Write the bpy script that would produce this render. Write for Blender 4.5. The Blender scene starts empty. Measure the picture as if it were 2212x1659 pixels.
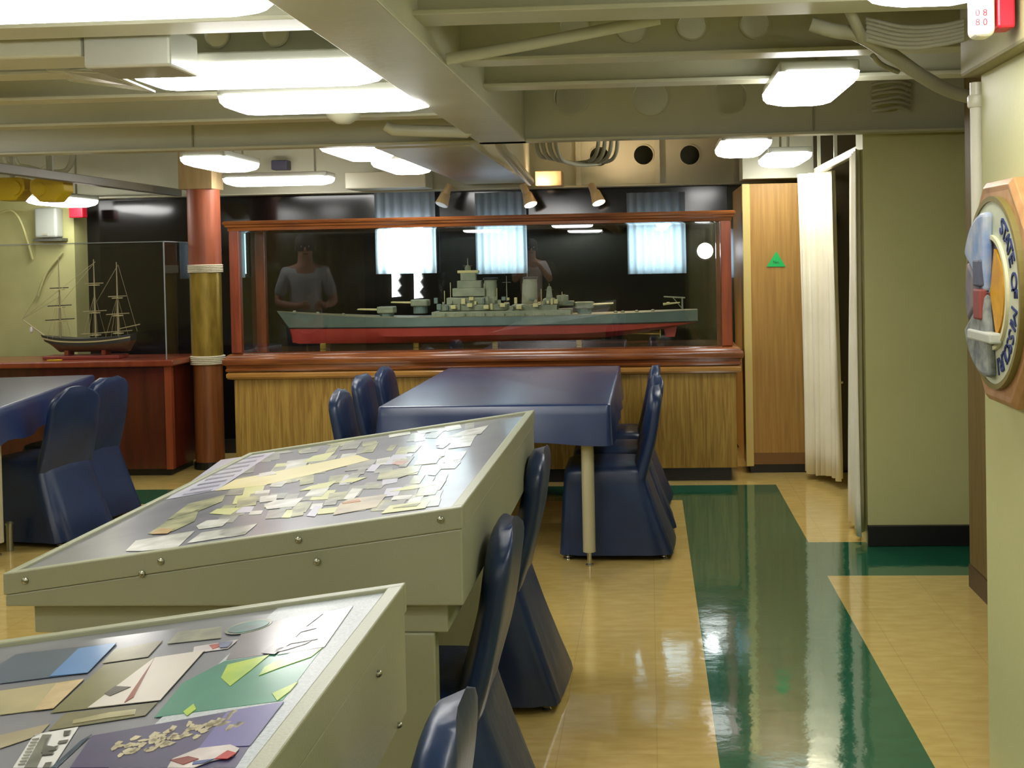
import bpy, bmesh, math, random
from mathutils import Vector, Matrix
random.seed(7)
PI = math.pi
S = bpy.context.scene
COL = S.collection

# ------------------------------------------------------------------ camera
W, H = 2212, 1659
F = 2600.0
PPX, PPY = 1240.0, 618.0
VPX, VPY = 1400.0, 555.0
ROLL = math.radians(1.05)
EYE = 1.5
def cam_basis():
    y = Vector((VPX - PPX, -(VPY - PPY), -F)).normalized()
    up = Vector((math.sin(ROLL) * -1, math.cos(ROLL), 0))
    z = (up - y * up.dot(y)).normalized()
    x = y.cross(z)
    return x, y, z
bx_, by_, bz_ = cam_basis()
R = Matrix((bx_, by_, bz_))          # world rows: world = R @ cam
cam_d = bpy.data.cameras.new('camera')
cam = bpy.data.objects.new('camera', cam_d); COL.objects.link(cam)
cam_d.sensor_fit = 'HORIZONTAL'; cam_d.sensor_width = 36
cam_d.lens = F / W * 36
cam_d.shift_x = (W / 2 - PPX) / W
cam_d.shift_y = (PPY - H / 2) / W
cam_d.clip_start = 0.05; cam_d.clip_end = 200
cam.matrix_world = Matrix.Translation((0, 0, EYE)) @ R.to_4x4()
S.camera = cam
def ray(px, py):
    return R @ Vector((px - PPX, -(py - PPY), -F))
def atY(px, py, Y):
    d = ray(px, py); t = Y / d.y
    return Vector((d.x * t, Y, EYE + d.z * t))
def atZ(px, py, z):
    d = ray(px, py); t = (z - EYE) / d.z
    return Vector((d.x * t, d.y * t, z))
def on_plane(px, py, p0, n):
    d = ray(px, py); o = Vector((0, 0, EYE))
    t = (p0 - o).dot(n) / d.dot(n)
    return o + d * t

# ------------------------------------------------------------------ world, exposure
wd = bpy.data.worlds.new('world'); S.world = wd; wd.use_nodes = True
wd.node_tree.nodes['Background'].inputs[0].default_value = (0.6, 0.62, 0.5, 1)
wd.node_tree.nodes['Background'].inputs[1].default_value = 0.02
S.view_settings.view_transform = 'Standard'
S.view_settings.look = 'None'
S.view_settings.gamma = 1
S.view_settings.use_curve_mapping = False
S.view_settings.exposure = 0.66
S.cycles.max_bounces = 10
S.cycles.transparent_max_bounces = 24
S.cycles.glossy_bounces = 5
S.cycles.diffuse_bounces = 5
S.cycles.sample_clamp_indirect = 6
S.cycles.caustics_reflective = False
S.cycles.caustics_refractive = False
LAMP = 12.0           # tube light strength
LAMPC = (1.0, 0.985, 0.95)

# ------------------------------------------------------------------ materials
def lin(c):
    out = []
    for v in c[:3]:
        v = v / 255.0
        out.append(v / 12.92 if v <= 0.04045 else ((v + 0.055) / 1.055) ** 2.4)
    return (*out, 1)
MC = {}
def mat(name, c, rough=0.5, metal=0.0, spec=0.5, noise=0, c2=None, scale=8, stretch=(1, 1, 1), bump=0.0, bscale=40, coat=0.0, coatr=0.1, detail=4, distort=0.0, lo=0.35, hi=0.65, sheen=0, bstretch=(1, 1, 1)):
    if name in MC: return MC[name]
    m = bpy.data.materials.new(name); m.use_nodes = True
    nt = m.node_tree; b = nt.nodes['Principled BSDF']
    b.inputs['Base Color'].default_value = lin(c)
    b.inputs['Roughness'].default_value = rough
    b.inputs['Metallic'].default_value = metal
    b.inputs['Specular IOR Level'].default_value = spec
    b.inputs['Coat Weight'].default_value = coat
    b.inputs['Coat Roughness'].default_value = coatr
    if sheen: b.inputs['Sheen Weight'].default_value = sheen
    if c2 is not None or bump:
        tc = nt.nodes.new('ShaderNodeTexCoord')
    if c2 is not None:
        mp = nt.nodes.new('ShaderNodeMapping'); mp.inputs['Scale'].default_value = stretch
        nz = nt.nodes.new('ShaderNodeTexNoise'); nz.inputs['Scale'].default_value = scale
        nz.inputs['Detail'].default_value = detail; nz.inputs['Distortion'].default_value = distort
        cr = nt.nodes.new('ShaderNodeValToRGB')
        cr.color_ramp.elements[0].position = lo; cr.color_ramp.elements[1].position = hi
        cr.color_ramp.elements[0].color = lin(c); cr.color_ramp.elements[1].color = lin(c2)
        nt.links.new(tc.outputs['Object'], mp.inputs[0]); nt.links.new(mp.outputs[0], nz.inputs['Vector'])
        nt.links.new(nz.outputs['Fac'], cr.inputs[0]); nt.links.new(cr.outputs[0], b.inputs['Base Color'])
    if bump:
        mp2 = nt.nodes.new('ShaderNodeMapping'); mp2.inputs['Scale'].default_value = bstretch
        n2 = nt.nodes.new('ShaderNodeTexNoise'); n2.inputs['Scale'].default_value = bscale; n2.inputs['Detail'].default_value = 3
        bp = nt.nodes.new('ShaderNodeBump'); bp.inputs['Strength'].default_value = bump; bp.inputs['Distance'].default_value = 0.01
        nt.links.new(tc.outputs['Object'], mp2.inputs[0]); nt.links.new(mp2.outputs[0], n2.inputs['Vector'])
        nt.links.new(n2.outputs['Fac'], bp.inputs['Height']); nt.links.new(bp.outputs[0], b.inputs['Normal'])
    MC[name] = m
    return m
def emit(name, c, s):
    if name in MC: return MC[name]
    m = bpy.data.materials.new(name); m.use_nodes = True
    nt = m.node_tree; nt.nodes.remove(nt.nodes['Principled BSDF'])
    e = nt.nodes.new('ShaderNodeEmission'); e.inputs[0].default_value = (*c[:3], 1); e.inputs[1].default_value = s
    nt.links.new(e.outputs[0], nt.nodes['Material Output'].inputs[0])
    MC[name] = m
    return m
def glass(name, ior=1.5, tint=(0.96, 0.98, 0.96)):
    if name in MC: return MC[name]
    m = bpy.data.materials.new(name); m.use_nodes = True
    nt = m.node_tree; nt.nodes.remove(nt.nodes['Principled BSDF'])
    t = nt.nodes.new('ShaderNodeBsdfTransparent'); t.inputs[0].default_value = (*tint, 1)
    g = nt.nodes.new('ShaderNodeBsdfGlossy'); g.inputs['Roughness'].default_value = 0.0
    fr = nt.nodes.new('ShaderNodeFresnel'); fr.inputs[0].default_value = ior
    mx = nt.nodes.new('ShaderNodeMixShader')
    gm = nt.nodes.new('ShaderNodeNewGeometry'); iv = nt.nodes.new('ShaderNodeMath'); iv.operation = 'SUBTRACT'; iv.inputs[0].default_value = 1
    ml = nt.nodes.new('ShaderNodeMath'); ml.operation = 'MULTIPLY'
    nt.links.new(gm.outputs['Backfacing'], iv.inputs[1]); nt.links.new(fr.outputs[0], ml.inputs[0]); nt.links.new(iv.outputs[0], ml.inputs[1])
    nt.links.new(ml.outputs[0], mx.inputs[0]); nt.links.new(t.outputs[0], mx.inputs[1]); nt.links.new(g.outputs[0], mx.inputs[2])
    nt.links.new(mx.outputs[0], nt.nodes['Material Output'].inputs[0])
    MC[name] = m
    return m

M = {}
M['ceil'] = mat('ceiling paint', (198, 198, 174), 0.38, c2=(190, 191, 166), scale=3, bump=0.08, bscale=30)
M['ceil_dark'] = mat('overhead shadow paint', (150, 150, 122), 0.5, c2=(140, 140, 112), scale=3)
M['wall'] = mat('bulkhead paint', (202, 200, 142), 0.5, c2=(195, 194, 134), scale=2, bump=0.05, bscale=60)
M['wall_l'] = mat('pale bulkhead paint', (205, 203, 140), 0.45, c2=(180, 180, 120), scale=2.2, bump=0.1, bscale=12)
M['black'] = mat('black rubber base', (28, 26, 26), 0.35)
M['darkglass'] = mat('dark glossy wall', (20, 18, 16), 0.12, spec=0.5, coat=0.0)
M['brownwall'] = mat('brown veneer wall', (118, 98, 52), 0.5, c2=(104, 84, 42), scale=4, stretch=(6, 6, 0.6))
M['steel'] = mat('console paint', (150, 152, 126), 0.36, c2=(142, 145, 118), scale=2, bump=0.06, bscale=180)
M['steel_rim'] = mat('console rim paint', (172, 174, 140), 0.3, c2=(150, 152, 118), scale=5)
M['bolt'] = mat('bolt metal', (160, 160, 140), 0.3, 0.9)
M['board'] = mat('dark display board', (122, 124, 130), 0.3, c2=(108, 110, 118), scale=6, coat=0.6, coatr=0.12)
M['matboard'] = mat('speckled grey border', (150, 158, 160), 0.4, c2=(172, 180, 182), scale=260, detail=2, coat=0.3, coatr=0.2)
M['chrome'] = mat('chrome', (200, 200, 200), 0.15, 1.0)
M['vinyl'] = mat('blue chair fabric', (23, 46, 82), 0.36, spec=0.55, c2=(18, 36, 68), scale=5, bump=0.7, bscale=7, bstretch=(1, 1, .5))
M['cloth'] = mat('blue tablecloth', (24, 52, 100), 0.34, spec=0.8, c2=(22, 42, 88), scale=3, bump=0.12, bscale=6, coat=0.5, coatr=0.3)
M['legpaint'] = mat('beige table leg', (176, 172, 140), 0.4)
M['mahog'] = mat('mahogany', (146, 84, 38), 0.22, c2=(104, 54, 24), scale=4, stretch=(0.7, 8, 8), coat=0.8, coatr=0.08)
M['mahog_v'] = mat('mahogany upright', (146, 68, 34), 0.28, c2=(112, 46, 24), scale=4, stretch=(8, 8, 0.7), coat=0.6, coatr=0.1)
M['redwood'] = mat('dark red wood', (92, 34, 20), 0.3, c2=(70, 22, 14), scale=3, stretch=(6, 6, 0.6), coat=0.4)
M['redwood_l'] = mat('red wood edge', (150, 70, 38), 0.3, c2=(130, 56, 30), scale=3, stretch=(6, 6, 0.6), coat=0.4)
M['oak'] = mat('yellow oak veneer', (176, 142, 66), 0.42, c2=(138, 104, 40), scale=5, stretch=(9, 9, 0.5), detail=6, distort=1.2)
M['oak2'] = mat('brown oak veneer', (172, 132, 64), 0.45, c2=(152, 114, 52), scale=5, stretch=(10, 10, 0.4), detail=6)
M['oak_edge'] = mat('pale oak edge', (205, 184, 112), 0.4)
M['brass'] = mat('brass sleeve', (178, 150, 62), 0.32, 0.45, c2=(140, 118, 48), scale=5, stretch=(4, 4, 1))
M['rope'] = mat('white cord wrap', (214, 208, 180), 0.7, bump=0.6, bscale=90)
M['post'] = mat('post wood', (150, 92, 48), 0.4, c2=(124, 72, 36), scale=4, stretch=(8, 8, 0.5))
M['post_u'] = mat('post upper wood', (162, 88, 56), 0.45, c2=(142, 74, 48), scale=4, stretch=(8, 8, 0.5))
M['tan'] = mat('tan casing', (190, 166, 120), 0.5, c2=(172, 150, 108), scale=4, stretch=(6, 6, 0.6))
M['curtain'] = mat('cream curtain', (236, 230, 204), 0.8, c2=(226, 218, 190), scale=3)
M['pipe'] = mat('white pipe paint', (222, 220, 200), 0.25)
M['cable'] = mat('grey cable', (168, 168, 146), 0.45)
M['galv'] = mat('shiny sheet metal', (200, 202, 190), 0.25, 0.3)
M['red'] = mat('red plastic', (210, 24, 50), 0.35)
M['white'] = mat('white plastic', (232, 230, 218), 0.4)
M['yellow'] = mat('yellow plastic', (216, 186, 20), 0.4, c2=(196, 166, 14), scale=4)
M['speaker'] = mat('speaker grey', (176, 182, 170), 0.5)
M['green'] = mat('green sign', (20, 176, 84), 0.5)
M['ink'] = mat('dark ink', (18, 34, 40), 0.5)
M['navy'] = mat('navy letter paint', (38, 52, 104), 0.5)
M['frame_w'] = mat('pale plaque wood', (190, 146, 98), 0.4, c2=(172, 128, 82), scale=5, stretch=(1, 5, 1))
M['glass'] = glass('case glass', 2.0)
M['glass_rear'] = glass('rear case glass', 1.25)
M['acrylic'] = glass('acrylic box', 1.38, (0.97, 0.97, 0.98))
M['lens'] = emit('lamp lens', LAMPC, LAMP)
M['spot'] = emit('spot bulb', (1.0, 0.72, 0.5), 14)
M['day'] = emit('daylight pane', (0.74, 0.87, 1.0), 4.0)  # glow stands in for windows reflected in the dark wall
M['dayhot'] = emit('bright porthole', (0.92, 0.92, 1.0), 6.0)  # stronger glow for reflected bright discs and shapes
M['dot'] = emit('blue pilot lamp', (0.35, 0.7, 1.0), 3.0)  # glow of a reflected light, not a lamp on the wall

def floor_mat():
    m = bpy.data.materials.new('floor tile'); m.use_nodes = True
    nt = m.node_tree; b = nt.nodes['Principled BSDF']; N = nt.nodes.new; L = nt.links.new
    geo = N('ShaderNodeNewGeometry'); sep = N('ShaderNodeSeparateXYZ'); L(geo.outputs['Position'], sep.inputs[0])
    def rng(sock, a, c):
        g = N('ShaderNodeMath'); g.operation = 'GREATER_THAN'; L(sock, g.inputs[0]); g.inputs[1].default_value = a
        l = N('ShaderNodeMath'); l.operation = 'LESS_THAN'; L(sock, l.inputs[0]); l.inputs[1].default_value = c
        mu = N('ShaderNodeMath'); mu.operation = 'MULTIPLY'; L(g.outputs[0], mu.inputs[0]); L(l.outputs[0], mu.inputs[1])
        return mu.outputs[0]
    def mul(a, c):
        mu = N('ShaderNodeMath'); mu.operation = 'MULTIPLY'; L(a, mu.inputs[0]); L(c, mu.inputs[1]); return mu.outputs[0]
    def mx(a, c):
        mu = N('ShaderNodeMath'); mu.operation = 'MAXIMUM'; L(a, mu.inputs[0]); L(c, mu.inputs[1]); return mu.outputs[0]
    X, Y = sep.outputs[0], sep.outputs[1]
    s1 = mul(rng(X, .183, .805), rng(Y, -9, 7.88))
    s2 = mul(rng(Y, 5.63, 6.29), rng(X, .22, 9))
    s3 = mul(rng(Y, 7.40, 7.88), rng(X, -9, .80))
    green = mx(mx(s1, s2), s3)
    tc = N('ShaderNodeMapping'); tc.inputs['Scale'].default_value = (1, 3, 1); L(geo.outputs['Position'], tc.inputs[0])
    nz = N('ShaderNodeTexNoise'); nz.inputs['Scale'].default_value = 9; nz.inputs['Detail'].default_value = 6; L(tc.outputs[0], nz.inputs['Vector'])
    def ramp(c1, c2):
        r = N('ShaderNodeValToRGB'); r.color_ramp.elements[0].color = lin(c1); r.color_ramp.elements[1].color = lin(c2)
        r.color_ramp.elements[0].position = .35; r.color_ramp.elements[1].position = .68; L(nz.outputs['Fac'], r.inputs[0]); return r.outputs[0]
    cr = ramp((202, 174, 100), (214, 188, 114)); gr = ramp((22, 92, 66), (34, 106, 78))
    mix = N('ShaderNodeMix'); mix.data_type = 'RGBA'; L(green, mix.inputs[0]); L(cr, mix.inputs[6]); L(gr, mix.inputs[7])
    bk = N('ShaderNodeTexBrick'); bk.offset = 0; bk.inputs['Scale'].default_value = 1; bk.inputs['Brick Width'].default_value = .3; bk.inputs['Row Height'].default_value = .3
    bk.inputs['Mortar Size'].default_value = .0015; bk.inputs['Color1'].default_value = (1, 1, 1, 1); bk.inputs['Color2'].default_value = (.97, .97, .97, 1); bk.inputs['Mortar'].default_value = (.82, .80, .76, 1)
    L(geo.outputs['Position'], bk.inputs['Vector'])
    m2 = N('ShaderNodeMix'); m2.data_type = 'RGBA'; m2.blend_type = 'MULTIPLY'; m2.inputs[0].default_value = 1; L(mix.outputs[2], m2.inputs[6]); L(bk.outputs[0], m2.inputs[7])
    L(m2.outputs[2], b.inputs['Base Color'])
    b.inputs['Roughness'].default_value = 0.07
    b.inputs['Specular IOR Level'].default_value = 1.0
    b.inputs['IOR'].default_value = 1.95
    n2 = N('ShaderNodeTexNoise'); n2.inputs['Scale'].default_value = 7; n2.inputs['Detail'].default_value = 4; L(geo.outputs['Position'], n2.inputs['Vector'])
    bp = N('ShaderNodeBump'); bp.inputs['Strength'].default_value = .22; bp.inputs['Distance'].default_value = .005
    L(n2.outputs['Fac'], bp.inputs['Height']); L(bp.outputs[0], b.inputs['Normal'])
    return m
M['floor'] = floor_mat()

# ------------------------------------------------------------------ mesh helpers
WL = {}
def V(*a): return Vector(a)
class MB:
    def __init__(s): s.b = bmesh.new()
    def box(s, x0, x1, y0, y1, z0, z1):
        vs = [s.b.verts.new(p) for p in ((x0, y0, z0), (x1, y0, z0), (x1, y1, z0), (x0, y1, z0), (x0, y0, z1), (x1, y0, z1), (x1, y1, z1), (x0, y1, z1))]
        for f in ((3, 2, 1, 0), (4, 5, 6, 7), (0, 1, 5, 4), (1, 2, 6, 5), (2, 3, 7, 6), (3, 0, 4, 7)): s.b.faces.new([vs[i] for i in f])
        return s
    def obox(s, c, ax, ay, az):           # oriented box: centre, half vectors
        vs = []
        for k in (-1, 1):
            for (i, j) in ((-1, -1), (1, -1), (1, 1), (-1, 1)):
                vs.append(s.b.verts.new(c + ax * i + ay * j + az * k))
        for f in ((3, 2, 1, 0), (4, 5, 6, 7), (0, 1, 5, 4), (1, 2, 6, 5), (2, 3, 7, 6), (3, 0, 4, 7)): s.b.faces.new([vs[i] for i in f])
        return s
    def prism(s, pts, vec):
        a = [s.b.verts.new(p) for p in pts]; c = [s.b.verts.new(Vector(p) + vec) for p in pts]; n = len(pts)
        s.b.faces.new(a[::-1]); s.b.faces.new(c)
        for i in range(n): s.b.faces.new((a[i], a[(i + 1) % n], c[(i + 1) % n], c[i]))
        return s
    def face(s, pts): s.b.faces.new([s.b.verts.new(p) for p in pts]); return s
    def loft(s, rings, cap=True, closed=True):
        R_ = [[s.b.verts.new(p) for p in r] for r in rings]; n = len(R_[0])
        for a, c in zip(R_, R_[1:]):
            for i in range(n if closed else n - 1):
                j = (i + 1) % n
                s.b.faces.new((a[i], a[j], c[j], c[i]))
        if cap and closed: s.b.faces.new(R_[0][::-1]); s.b.faces.new(R_[-1])
        return s
    def lathe(s, prof, c=(0, 0, 0), n=20, axis='z', cap=True):
        rings = []
        for r, h in prof:
            ring = []
            for i in range(n):
                a = 2 * PI * i / n; u, v = max(r, 1e-5) * math.cos(a), max(r, 1e-5) * math.sin(a)
                p = {'z': (u, v, h), 'x': (h, u, v), 'y': (v, h, u)}[axis]
                ring.append(Vector(p) + Vector(c))
            rings.append(ring)
        return s.loft(rings, cap)
    def tube(s, pts, r, n=10, r2=None):
        pts = [Vector(p) for p in pts]; rings = []; prev = None
        for i, p in enumerate(pts):
            d = (pts[min(i + 1, len(pts) - 1)] - pts[max(i - 1, 0)]).normalized()
            if prev is None:
                a = Vector((0, 0, 1)) if abs(d.z) < .9 else Vector((1, 0, 0))
                u = d.cross(a).normalized()
            else: u = (prev - d * prev.dot(d)).normalized()
            prev = u; w = d.cross(u)
            rr = r if r2 is None else r + (r2 - r) * i / (len(pts) - 1)
            rings.append([p + (u * math.cos(2 * PI * k / n) + w * math.sin(2 * PI * k / n)) * rr for k in range(n)])
        return s.loft(rings)
def smoothpath(pts, n=8):
    pts = [Vector(p) for p in pts]; out = []
    P = [pts[0]] + pts + [pts[-1]]
    for i in range(1, len(P) - 2):
        for k in range(n):
            t = k / n
            out.append(0.5 * ((2 * P[i]) + (-P[i - 1] + P[i + 1]) * t + (2 * P[i - 1] - 5 * P[i] + 4 * P[i + 1] - P[i + 2]) * t * t + (-P[i - 1] + 3 * P[i] - 3 * P[i + 1] + P[i + 2]) * t ** 3))
    out.append(pts[-1]); return out
def put(name, mb, m, parent=None, bevel=0, smooth=False, seg=2, sub=0, auto=40):
    me = bpy.data.meshes.new(name)
    b = mb.b if isinstance(mb, MB) else mb
    bmesh.ops.recalc_face_normals(b, faces=b.faces)
    if parent is not None:
        o = WL.get(parent.name, Vector((0, 0, 0)))
        bmesh.ops.translate(b, verts=b.verts, vec=-o)
    if smooth:
        for f in b.faces: f.smooth = True
        ang = math.radians(auto)
        for e in b.edges:
            if len(e.link_faces) == 2 and e.calc_face_angle(0) > ang: e.smooth = False
    b.to_mesh(me); b.free()
    me.materials.append(m if not isinstance(m, str) else M[m])
    ob = bpy.data.objects.new(name, me); COL.objects.link(ob)
    if parent is not None:
        ob.parent = parent; WL[ob.name] = WL.get(parent.name, Vector((0, 0, 0)))
    if bevel:
        mo = ob.modifiers.new('b', 'BEVEL'); mo.width = bevel; mo.segments = seg; mo.limit_method = 'ANGLE'; mo.angle_limit = math.radians(35)
    if sub:
        mo = ob.modifiers.new('s', 'SUBSURF'); mo.levels = sub; mo.render_levels = sub
    return ob
def thing(name, loc, label, cat, group=None, rz=0):
    o = bpy.data.objects.new(name, None); COL.objects.link(o); o.empty_display_size = .1
    o.location = loc; o.rotation_euler = (0, 0, rz); WL[o.name] = Vector(loc)
    o['label'] = label; o['category'] = cat
    if group: o['group'] = group
    return o
def tag(o, label, cat, group=None):
    o['label'] = label; o['category'] = cat
    if group: o['group'] = group
    return o
def struct(name, mb, m, **k):
    o = put(name, mb, m, **k); o['kind'] = 'structure'; return o
def sroot(name, loc=(0, 0, 0)):
    o = bpy.data.objects.new(name, None); COL.objects.link(o); o.location = loc; WL[o.name] = Vector(loc); o['kind'] = 'structure'; return o
def dup(root, loc, rz, label, group=None):
    r = root.copy(); COL.objects.link(r); r.location = loc; r.rotation_euler = (0, 0, rz); r['label'] = label
    if group: r['group'] = group
    for ch in root.children:
        c = ch.copy(); COL.objects.link(c); c.parent = r
        for g in ch.children:
            d = g.copy(); COL.objects.link(d); d.parent = c
    return r
def holed(x0, x1, z0, z1, Y, t, holes, notch=None):
    """steel web in the XZ plane with round lightening holes -> bmesh"""
    cu = bpy.data.curves.new('w', 'CURVE'); cu.dimensions = '2D'; cu.fill_mode = 'BOTH'; cu.extrude = t / 2
    def poly(pts):
        s = cu.splines.new('POLY'); s.points.add(len(pts) - 1); s.use_cyclic_u = True
        for p, q in zip(s.points, pts): p.co = (q[0], q[1], 0, 1)
    poly([(x0, z0), (x1, z0), (x1, z1), (x0, z1)])
    for hx, hz, r in holes: poly([(hx + r * math.cos(2 * PI * i / 28), hz + r * math.sin(2 * PI * i / 28)) for i in range(28)])
    ob = bpy.data.objects.new('w', cu); COL.objects.link(ob)
    dg = bpy.context.evaluated_depsgraph_get()
    me = bpy.data.meshes.new_from_object(ob.evaluated_get(dg))
    b = bmesh.new(); b.from_mesh(me)
    for v in b.verts: v.co = Vector((v.co.x, Y + v.co.z, v.co.y))
    bpy.data.objects.remove(ob); bpy.data.meshes.remove(me)
    return b
def text_bm(body, size, extr, org, ux, uy, align='CENTER'):
    cu = bpy.data.curves.new('t', 'FONT'); cu.body = body; cu.size = size; cu.extrude = extr; cu.align_x = align; cu.align_y = 'CENTER'
    ob = bpy.data.objects.new('t', cu); COL.objects.link(ob)
    dg = bpy.context.evaluated_depsgraph_get(); me = bpy.data.meshes.new_from_object(ob.evaluated_get(dg))
    b = bmesh.new(); b.from_mesh(me); n = ux.cross(uy)
    for v in b.verts: v.co = org + ux * v.co.x + uy * v.co.y + n * v.co.z
    bpy.data.objects.remove(ob); bpy.data.meshes.remove(me)
    return b

# ================================================================== SETTING
struct('floor', MB().box(-7.5, 3.0, -15.1, 12, -.1, 0), 'floor')
struct('ceiling', MB().box(-7.5, 3.0, -15.1, 12, 2.5, 2.6), 'ceil')
struct('wall_back', MB().box(-4.7, .62, 9.42, 9.5, 0, 2.06), 'darkglass')
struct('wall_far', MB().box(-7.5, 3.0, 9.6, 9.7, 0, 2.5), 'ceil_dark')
struct('wall_left_rear', MB().box(-7.4, atY(163, 600, 9.2).x, 9.2, 9.5, 0, 2.06), 'wall_l')
struct('wall_left', MB().box(-7.5, -7.4, -15, 9.5, 0, 2.5), 'wall_l')
struct('wall_behind', MB().box(-7.4, 3.0, -15.1, -15, 0, 2.5), mat('dark end wall', (86, 78, 56), .5))
struct('wall_right', MB().box(.93, 3.0, -15, 3.42, 0, 2.5), 'wall', bevel=.01)
struct('wall_right_mid', MB().box(1.41, 3.0, 3.42, 5.45, 0.1, 2.5), 'brownwall', bevel=.004)
struct('baseboard_right_mid', MB().box(1.405, 2.9, 3.42, 5.45, 0, .1), mat('brown base', (84, 66, 42), .5))
struct('wall_right_rear', MB().box(1.10, 3.0, 6.22, 6.42, 0, 2.5), 'wall')
struct('baseboard_right_rear', MB().box(1.095, 2.9, 6.19, 6.22, 0, .105), 'black', bevel=.004)
struct('wall_right_outer', MB().box(2.9, 3.0, 5.35, 9.6, 0, 2.5), 'wall')
struct('wall_pantry', MB().box(1.14, 2.9, 8.32, 8.4, 0, 2.5), mat('dark pantry wall', (70, 60, 34), .6))
struct('baseboard_back', MB().box(-4.2, .6, 9.39, 9.42, 0, .11), 'black')

# ceiling framing: deep transverse beams with lightening holes and a long girder
def beam(X0, X1, Y, zb, holes=(), fl=.12, ztop=2.5, m='ceil'):
    r = sroot('ceiling_beam', (0, Y, zb))
    put('web', holed(X0, X1, zb + .01, ztop, Y, .014, holes), m, r)
    for hx, hz, hr in holes: put('hole_rim', MB().loft([[V(hx + a * math.cos(2 * PI * k / 28), y, hz + a * math.sin(2 * PI * k / 28)) for k in range(28)] for a, y in ((hr - .001, Y + .012), (hr - .001, Y - .014), (hr + .006, Y - .014), (hr + .006, Y + .012), (hr - .001, Y + .012))], cap=False), 'ceil', r, smooth=True)
    put('flange', MB().box(X0, X1, Y - fl / 2, Y + fl / 2, zb, zb + .014), m, r, bevel=.003)
    return r
def px_hole(px, py, Y, r): p = atY(px, py, Y); return (p.x, p.z, r)
beam(-7.4, .9, 1.2, 2.14)
for y_ in (-1, -3.2, -5.4, -7.6, -9.8): beam(-7.4, .92, y_, 2.14)
beam(-7.4, .9, 2.25, 2.14)
beam(-7.4, .9, 3.24, 2.15, fl=.16)
beam(-7.4, 1.43, 3.98, 2.15, [px_hole(x, y, 3.98, .046) for x, y in ((1240, 57), (1365, 60), (1495, 56), (1630, 52))] + [px_hole(x, y, 3.98, .042) for x, y in ((470, 76), (597, 73))])
beam(-7.4, 1.43, 4.57, 2.15)
beam(-7.4, -.86, 5.4, 2.15)
rD = beam(-7.4, 1.66, 6.06, 2.09, [px_hole(x, y, 6.06, .088) for x, y in ((1235, 210), (1405, 210), (1575, 210), (1920, 205))], fl=.1)
for px in (415, 1757):
    p = atY(px, 250, 6.05); put('weld_seam', MB().box(p.x - .004, p.x + .004, 6.045, 6.056, 2.11, 2.49), 'ceil_dark', rD)
beam(-.6, 1.12, 7.0, 2.20, fl=.08)
rE = beam(-7.4, 2.0, 9.32, 2.045, [px_hole(x, y, 9.32, .075) for x, y in ((1295, 338), (1390, 335), (1490, 335))], fl=.16)
for px in (1250, 1420, 1590):
    p = atY(px, 375, 9.3); put('stiffener', MB().box(p.x - .02, p.x + .02, 9.27, 9.315, 2.06, 2.5), 'ceil', rE)
g = sroot('ceiling_girder', (-.74, 3, 2.09))
put('bottom_plate', MB().box(-.84, -.60, -14.9, 6.11, 2.09, 2.106), 'ceil', g, bevel=.003)
for x in (-.828, -.614): put('side_plate', MB().box(x - .006, x + .006, -14.9, 6.05, 2.1, 2.5), 'ceil', g)
# second longitudinal girder at right edge
struct('trim_1', MB().box(.885, 1.6, 1.4, 3.46, 1.985, 2.5), mat('olive box paint', (150, 144, 106), .5), bevel=.01)  # shade on the wall paint is put into this darker olive colour
struct('trim_2', MB().box(.655, 1.14, 8.32, 8.6, 2.02, 2.5), 'ceil', bevel=.004)
# wide duct behind the deep beam
o = tag(put('ventilation_duct', MB().box(-1.40, -.89, 6.14, 9.2, 2.085, 2.4), 'ceil', bevel=.012), 'wide flat painted duct running back under the ceiling towards the long ship case', 'duct')
# slender longitudinal curtain rail on the left
struct('trim_3', MB().box(-3.68, -3.62, 5.6, 9.2, 2.045, 2.1), mat('grey rail paint', (120, 116, 100), .4), bevel=.004)

# ================================================================== LAMPS
def make_lamp(L, Wd, label, group):
    r = thing('ceiling_light', (0, 0, 0), label, 'light', group)
    hx, hy = L / 2, Wd / 2
    put('housing', MB().box(-hx, hx, -hy, hy, .028, .065), 'galv', r, bevel=.006)
    rings = []
    for (d, z) in ((0.0, .03), (.004, .008), (.018, -.008), (.06, -.022)):
        x, y = hx + .004 - d, hy + .004 - d * .9; c = .03
        rings.append([V(x, y - c, z), V(x - c, y, z), V(-x + c, y, z), V(-x, y - c, z), V(-x, -y + c, z), V(-x + c, -y, z), V(x - c, -y, z), V(x, -y + c, z)])
    put('diffuser', MB().loft(rings), 'lens', r, smooth=True, auto=60)
    for sx in (-.7, .7): put('hanger', MB().tube([(hx * sx, 0, .06), (hx * sx, 0, .41)], .008, 8), 'cable', r)
    return r
long_l = make_lamp(.76, .25, '', 'long tube lights mounted across the ceiling bays')
short_l = make_lamp(.62, .27, '', 'tube lights running lengthwise under the ceiling')
LZ = 2.094
firstL = {'l': True, 's': True}
def lamp(kind, x, y, rz, label, z=LZ):
    base, grp = (long_l, 'long tube lights mounted across the ceiling bays') if kind == 'l' else (short_l, 'tube lights running lengthwise under the ceiling')
    if firstL[kind]:
        base.location = (x, y, z); base.rotation_euler = (0, 0, rz); base['label'] = label; firstL[kind] = False; return base
    return dup(base, (x, y, z), rz, label, grp)
lamp('l', -1.235, 2.66, 0, 'blown-out white tube light cut by the top left corner of the picture')
lamp('l', -1.225, 3.78, 0, 'long white tube light with a metal box hanging off its left end')
lamp('l', -1.19, 4.47, 0, 'long white tube light just above the white ceiling dome')
lamp('l', -2.66, 8.6, 0, 'thin long tube light nearest above the left end of the big ship case')
lamp('s', .66, 2.62, PI / 2, 'bright white light beside the red and white box at the top edge')
lamp('s', .595, 4.47, PI / 2, 'blocky white light hanging above the holed beam at right')
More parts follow.
